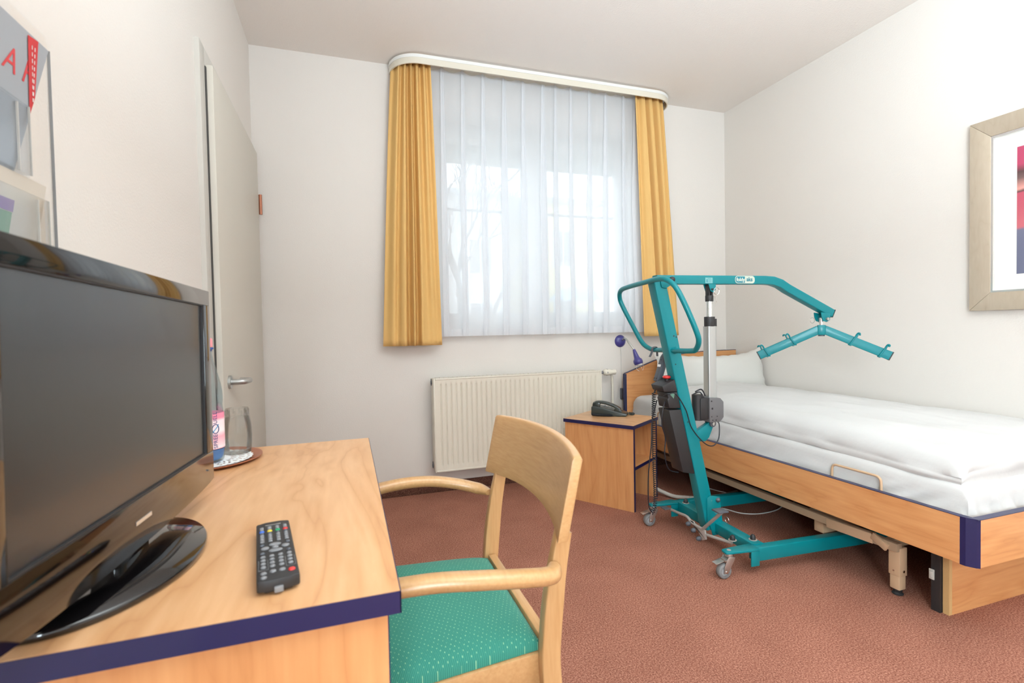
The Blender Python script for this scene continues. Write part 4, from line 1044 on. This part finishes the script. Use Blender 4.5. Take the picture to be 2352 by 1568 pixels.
b = B(); b.tube(spline([(bx(.69,.058),.0,.700),(bx(.69,.085),-.02,.665),(bx(.6,.112),-.02,.600),(bx(.55,.10),-.01,.53),(bx(.5,.115),-.01,.45),(bx(.45,.10),.0,.38),(bx(.36,.07),.0,.36)], 8), .0028, 8); obj('charging_cable', b, M['cord'], r, smooth=True)
b = B(); b.tube(spline([(.045,-.01,.735),(.075,-.015,.745),(.092,-.02,.715)], 8), .0035, 8); b.tube(spline([(.04,.0,.722),(.07,-.01,.732),(.088,-.02,.700)], 8), .003, 8); obj('motor_cable', b, M['cord'], r, smooth=True)
# base: cross member, castor plates, legs
b = B(); b.bar([(.152,-.285,.090),(.152,.265,.090)], .052, .050, up=(0,0,1), rnd=.004); obj('cross_member', b, M['teal'], r, smooth=True)
def nut(f, l, z=.115):
    b = B(); b.lathe([(0,.0),(.017,.0),(.017,.002),(0,.002)], (f,l,z), 18); obj('washer', b, M['pewter'], r)
    b = B(); b.lathe([(.0115,.002),(.0115,.010),(.009,.019),(.004,.023),(0,.024)], (f,l,z), 16); obj('cap_nut', b, M['black'], r, smooth=True)
nut(.155, .235); nut(.158, -.245); nut(.070, -.225, .116)
def caster(f, l, big=True, toe=0):
    c = B(); R = .031 if big else .030
    y = l; zc = R
    fk = B(); fk.cyl((f, y, .088), (f, y, .101), .016, 20)
    for s in (-1, 1): fk.prism([(f-.036, zc-.006), (f-.018, zc-.008), (f+.013, .076), (f+.016, .088), (f-.016, .090), (f-.034, zc+.022)], y+s*.0165-.0015, y+s*.0165+.0015, 'y')
    fk.prism([(f-.028,.074),(f+.014,.084),(f+.014,.089),(f-.028,.079)], y-.017, y+.017, 'y')
    k = obj('caster_fork', fk, M['zinc'], r, bev=.0008)
    wc = Vector((f-.026, y, zc))
    t = B(); RX = Matrix.Rotation(PI/2, 4, 'X')
    t.lathe([(.018,-.012),(.027,-.0125),(R,-.009),(R,.009),(.027,.0125),(.018,.012)], wc, 36, RX, cap=False); t.lathe([(.018,.012),(.018,-.012)], wc, 36, RX, cap=False)
    obj('wheel', t, M['rubber'], k, smooth=True)
    h = B(); h.lathe([(0,-.0105),(.006,-.0105),(.010,-.008),(.0185,-.0075),(.0185,.0075),(.010,.008),(.006,.0105),(0,.0105)], wc, 28, RX); obj('wheel_hub', h, M['hub'], k, smooth=True)
    a = B(); a.cyl(wc+Vector((0,-.021,0)), wc+Vector((0,.021,0)), .004, 10); obj('axle', a, M['chrome'], k)
    if big:
        p = B(); p.box(-.032, .008, -.015, .015, 0, .003, Matrix.Translation((f-.040, y, .074)) @ Matrix.Rotation(math.radians(-14), 4, 'Y')); obj('brake_pedal', p, M['zinc'], k, bev=.001)
for s, l in ((-1, -.295), (1, .285)):
    # tapering plate over the castor
    b = B(); w0, w1 = .019, .028
    pl = [(-.030,-w0*.75),(-.020,-w0),(.085,-w1),(.125,-w1),(.125,w1),(.085,w1),(-.020,w0),(-.030,w0*.75)]
    b.prism([(p[0], p[1]+l) for p in pl], .1025, .1130, 'z'); pt = obj('castor_plate', b, M['teal'], r, bev=.0025)
    b = B(); b.cyl((-.005,l,.1130),(-.005,l,.1145),.0085,18); obj('plate_rivet', b, M['pewter'], pt)
    caster(-.005, l)
    b = B(); b.bar([(.112, l, .083), (1.10, l-s*(-.0)+(-.012 if s < 0 else .0), .083)], .040, .056, up=(0,0,1), rnd=.003)
    lg = obj('base_leg', b, M['teal'], r, smooth=True)
    b = B(); b.box(.085, .125, l-.026, l-.021, .040, .104); obj('leg_stop', b, M['teal'], lg, bev=.001)
    caster(1.09, l, False)
# spreading pedal linkage
b = B(); b.tube(spline([(.060,.225,.094),(.055,.150,.104),(.052,.075,.112),(.050,.030,.098),(.050,-.045,.098)], 5), .0068, 10); b.cyl((.050,-.045,.095),(.045,-.190,.228),.0075,12); obj('pedal_lever', b, M['pewter'], r, smooth=True)
b = B(); b.cyl((.052,-.055,.078),(.075,-.215,.098),.0068,12); obj('spreader_rod', b, M['pewter'], r, smooth=True)
b = B(); b.prism([(.05,.105),(.02,.108),(-.02,.080),(-.048,.045),(-.075,.060),(-.068,.100)], .046, .054, 'x'); obj('linkage_plate', b, M['pewter'], r, bev=.001)
for l, z in ((.045,.090),(.005,.074),(-.035,.050)):
    b = B(); b.lathe([(.011,0),(.011,.008),(.008,.016),(0,.019)], (.044,l,z), 14, Matrix.Rotation(-PI/2, 4, 'Y')); obj('cap_nut', b, M['dark'], r, smooth=True)
b = B(); b.box(.010,.062,-.215,-.165,.232,.240); b.box(.018,.054,.215,.265,.098,.104); obj('pedal_pad', b, M['dark'], r, bev=.003)
b = B(); b.tube([Vector((.1825, -.050+.013*math.cos(a), .126+.013*math.sin(a))) for a in [2*PI*k/20 for k in range(20)]], .0011, 6, closed=True); obj('pull_ring', b, M['chrome'], r)
# spreader bar
SB = Vector((.795, 0, 0)); sa = math.radians(-40)
D = Vector((math.cos(sa), math.sin(sa), 0)); Nn = Vector((-math.sin(sa), math.cos(sa), 0))
for y0 in (-.024, .019):
    b = B(); b.prism([(.772,1.100),(.830,1.092),(.826,1.060),(.806,1.050),(.786,1.056),(.776,1.075)], y0, y0+.005, 'y'); obj('boom_lug', b, M['teal'], boom, bev=.0015)
b = B(); b.cyl((.803,-.034,1.066),(.803,.030,1.066),.0055,14); b.cyl((.803,-.036,1.066),(.803,-.030,1.066),.0075,14); obj('lug_pin', b, M['zinc'], boom, smooth=True)
b = B(); b.tube([Vector((.778+.014*math.cos(a), .036, 1.060+.014*math.sin(a))) for a in [2*PI*k/20 for k in range(20)]], .0010, 6, closed=True); obj('pull_ring', b, M['chrome'], boom)
b = B(); b.cyl((.797,0,1.030),(.797,0,1.072),.0095,16); sw = obj('swivel', b, M['alul'], boom, smooth=True)
b = B(); b.box(-.018,.018,-.018,.018,.985,1.036, Matrix.Translation((.797,0,0)) @ Matrix.Rotation(sa,4,'Z')); ho = obj('spreader_hub', b, M['teal'], boom, bev=.004)
b = B(); b.cyl((.797,0,.979),(.797,0,.985),.015,18); obj('hub_cap', b, M['dark'], boom)
for s in (-1, 1):
    c = Vector((.797, 0, 0)); p0 = c+D*s*.012+Vector((0,0,1.012)); p1 = c+D*s*.285+Vector((0,0,.880))
    b = B(); b.bar([p0, p1], .030, .043, up=(0,0,1), rnd=.003); am = obj('spreader_arm', b, M['teal'], boom, smooth=True)
    dr = (p1-p0).normalized(); upv = Nn.cross(dr) if s > 0 else dr.cross(Nn)
    if upv.z < 0: upv = -upv
    b = B(); b.bar([p1, p1+dr*.005], .031, .044); obj('arm_end_cap', b, M['black'], am)
    for t in (.135, .268):
        q0 = p0+dr*t
        for sd in (-1, 1):
            q = q0+dr*sd*.006; o = Nn*sd*.0195
            h = [q-upv*.024-dr*.004+o*.6, q-upv*.018+o, q+upv*.020+dr*.004+o, q+upv*.034+dr*.004+o*1.1, q+upv*.043+o*1.3+dr*.006, q+upv*.045+dr*.012+o*1.5, q+upv*.039+dr*.015+o*1.55]
            b = B(); b.tube(spline(h, 4), .0038, 8); obj('sling_hook', b, M['teal'], am, smooth=True)
        q = q0
        b = B(); b.tube([q-upv*.022+Nn*.019, q-upv*.024, q-upv*.022-Nn*.019], .0038, 8); obj('hook_bridge', b, M['teal'], am, smooth=True)

# hand control hanging from the push handle
HM = Matrix.Translation(HO) @ Matrix.Rotation(math.radians(-3), 4, 'Z')
hc = HM @ Vector((-.09, .10, .78))
r = root('hand_control', 'grey hoist hand control hanging from the teal push handle on a coiled cord', 'hand control', hc, math.radians(-3))
# local frame: body tilts forward with the mast
hm = Matrix.Rotation(math.radians(20), 4, 'Y')
b = B(); b.prism([(-.011,.0),(.013,-.004),(.016,.02),(.014,.135),(-.006,.140),(-.012,.12)], -.018, .018, 'y', hm); hb_ = obj('control_body', b, M['dark'], r, bev=.004)
b = B(); b.box(-.0135,-.0118,-.012,.012,.070,.082, hm); obj('button_label', b, M['paper'], hb_)
b = B()
for l, z in ((-.008,.012),(.008,.012),(0,.105)): b.box(-.0138,-.0118,l-.002,l+.002,z-.002,z+.002, hm)
obj('screw', b, M['black'], hb_)
b = B(); b.box(-.002,.012,-.014,.014,.130,.160, hm); obj('hook_plate', b, M['black'], r, bev=.002)
b = B(); b.bar([(-.024,.022,.118),(-.0165,.022,.130)]+[(.005+.0155*math.cos(a), .022, .151+.0155*math.sin(a)) for a in [math.radians(200-22*k) for k in range(12)]]+[(.018,.022,.120)], .0025, .016, up=(0,1,0)); obj('hook', b, M['dark'], r, label='dark plastic hook clipped over the handle tube')
cp = spline([(.0,.0,.0),(-.006,.0,-.03),(-.014,.0,-.055)], 6)
b = B(); b.tube(cp, .004, 10, scales=[1.4-.6*k/(len(cp)-1) for k in range(len(cp))]); obj('cord_sleeve', b, M['cord'], r, smooth=True)
cl = spline([(-.016,.0,-.055),(-.020,.0,-.18),(-.021,.0,-.30),(-.018,.0,-.42),(-.014,.0,-.52),(-.020,-.004,-.590),(-.036,-.01,-.625),(-.046,-.012,-.632)], 14)
obj('coiled_cord', coil(cl, .0088, .0022, .0105, 6, 10), M['cord'], r, smooth=True)
b = B(); b.tube(spline([(-.046,-.012,-.628),(-.060,-.012,-.585),(-.058,-.01,-.45),(-.040,-.01,-.30),(-.030,.0,-.20),(-.012,.0,-.13),(.0,.0,-.09)], 10), .0028, 8); obj('return_cord', b, M['cord'], r, smooth=True)

# ------------------------------------------------------------------ hose and cables on the floor
hp = spline([(2.215,-.405,.035),(2.27,-.52,.045),(2.305,-.60,.028),(2.345,-.665,.014),(2.405,-.715,.014),(2.47,-.745,.014),(2.60,-.76,.014),(2.75,-.74,.014)], 24)
b = B(); b.tube(hp, .0125, 12, scales=[1 if k % 2 else .86 for k in range(len(hp))]); solo('corrugated_hose', b, M['hose'], 'pale corrugated cable hose on the carpet beside the bed leg', 'hose', (2.45, -.74, 0), smooth=True)
b = B(); b.tube(spline([(2.46,-.86,.004),(2.50,-.93,.004),(2.535,-1.01,.004),(2.62,-1.05,.004),(2.75,-1.04,.004),(2.90,-.98,.004),(3.05,-1.0,.004)], 10), .0032, 8); solo('floor_cable', b, M['whitecord'], 'thin white cable curving over the carpet under the bed', 'cable', (2.7,-1.0,0), smooth=True)
b = B(); b.tube(spline([(2.66,-.60,.004),(2.70,-.70,.004),(2.78,-.75,.004),(2.9,-.7,.004)], 8), .003, 8); b2 = b

solo('floor_cable', b2, M['whitecord'], 'short white cable behind the hoist foot under the head of the bed', 'cable', (2.75,-.7,0), smooth=True)

# ------------------------------------------------------------------ picture on the right wall
r = root('framed_picture', 'framed abstract print in a wide champagne frame on the right wall', 'picture', (W, -2.1, 1.09))
PY1, PY0, PZ0, PZ1 = -1.637, -2.62, 1.089, 1.963
fw = .082
def frame_mat():
    m = wood('champagne_frame', [(.05,(168,150,130)),(.3,(188,173,152)),(.7,(194,180,160)),(.95,(200,187,168))], (8,8,3), .45, .2, .3); m.node_tree.nodes['Principled BSDF'].inputs['Metallic'].default_value = .25; return m
fm_ = frame_mat()
b = B()
def strip(p): b.prism(p, W-.030, W-.001, 'x')
strip([(PY0,PZ1),(PY1,PZ1),(PY1-fw,PZ1-fw),(PY0+fw,PZ1-fw)]); strip([(PY0,PZ0),(PY1,PZ0),(PY1-fw,PZ0+fw),(PY0+fw,PZ0+fw)]); strip([(PY1,PZ0),(PY1,PZ1),(PY1-fw,PZ1-fw),(PY1-fw,PZ0+fw)]); strip([(PY0,PZ0),(PY0,PZ1),(PY0+fw,PZ1-fw),(PY0+fw,PZ0+fw)])
obj('picture_frame', b, fm_, r, world=True, bev=.003)
b = B(); f2 = .008; a = fw
for q in ((PY0+a,PY0+a+f2,PZ0+a,PZ1-a),(PY1-a-f2,PY1-a,PZ0+a,PZ1-a),(PY0+a+f2,PY1-a-f2,PZ0+a,PZ0+a+f2),(PY0+a+f2,PY1-a-f2,PZ1-a-f2,PZ1-a)): b.box(W-.027,W-.012,q[0],q[1],q[2],q[3])
obj('silver_fillet', b, M['silver'], r, world=True)
obj('picture_mount', B().box(W-.013, W-.006, PY0+a, PY1-a, PZ0+a, PZ1-a), M['picmat'], r, world=True)
def art():
    m = bpy.data.materials.new('abstract_print'); m.use_nodes = True; nt = m.node_tree; p = nt.nodes['Principled BSDF']; L = nt.links.new
    tc = nt.nodes.new('ShaderNodeTexCoord'); sp = nt.nodes.new('ShaderNodeSeparateXYZ'); n = nt.nodes.new('ShaderNodeTexNoise'); n.inputs['Scale'].default_value = 9; n.inputs['Detail'].default_value = 6
    L(tc.outputs['Object'], sp.inputs[0]); L(tc.outputs['Object'], n.inputs['Vector'])
    mr = nt.nodes.new('ShaderNodeMapRange'); mr.inputs[1].default_value = .158; mr.inputs[2].default_value = .716; L(sp.outputs['Z'], mr.inputs[0])
    ad = nt.nodes.new('ShaderNodeMath'); ad.operation = 'MULTIPLY_ADD'; ad.inputs[1].default_value = .06; L(n.outputs['Fac'], ad.inputs[0]); L(mr.outputs[0], ad.inputs[2])
    su = nt.nodes.new('ShaderNodeMath'); su.operation = 'SUBTRACT'; su.inputs[1].default_value = .03; L(ad.outputs[0], su.inputs[0])
    r_ = ramp(nt, [(0,(104,108,132)),(.34,(116,118,142)),(.361,(206,110,120)),(.58,(196,88,108)),(.625,(196,88,108)),(.64,(96,70,72)),(.66,(228,160,150)),(.75,(120,92,90)),(.80,(90,66,66)),(.86,(186,72,104)),(1,(186,72,104))]); L(su.outputs[0], r_.inputs[0])
    L(r_.outputs[0], p.inputs['Base Color']); p.inputs['Roughness'].default_value = .6; return m
obj('print', B().box(W-.0135, W-.0129, PY0+.17, -1.806, 1.247, 1.805), art(), r, world=True)
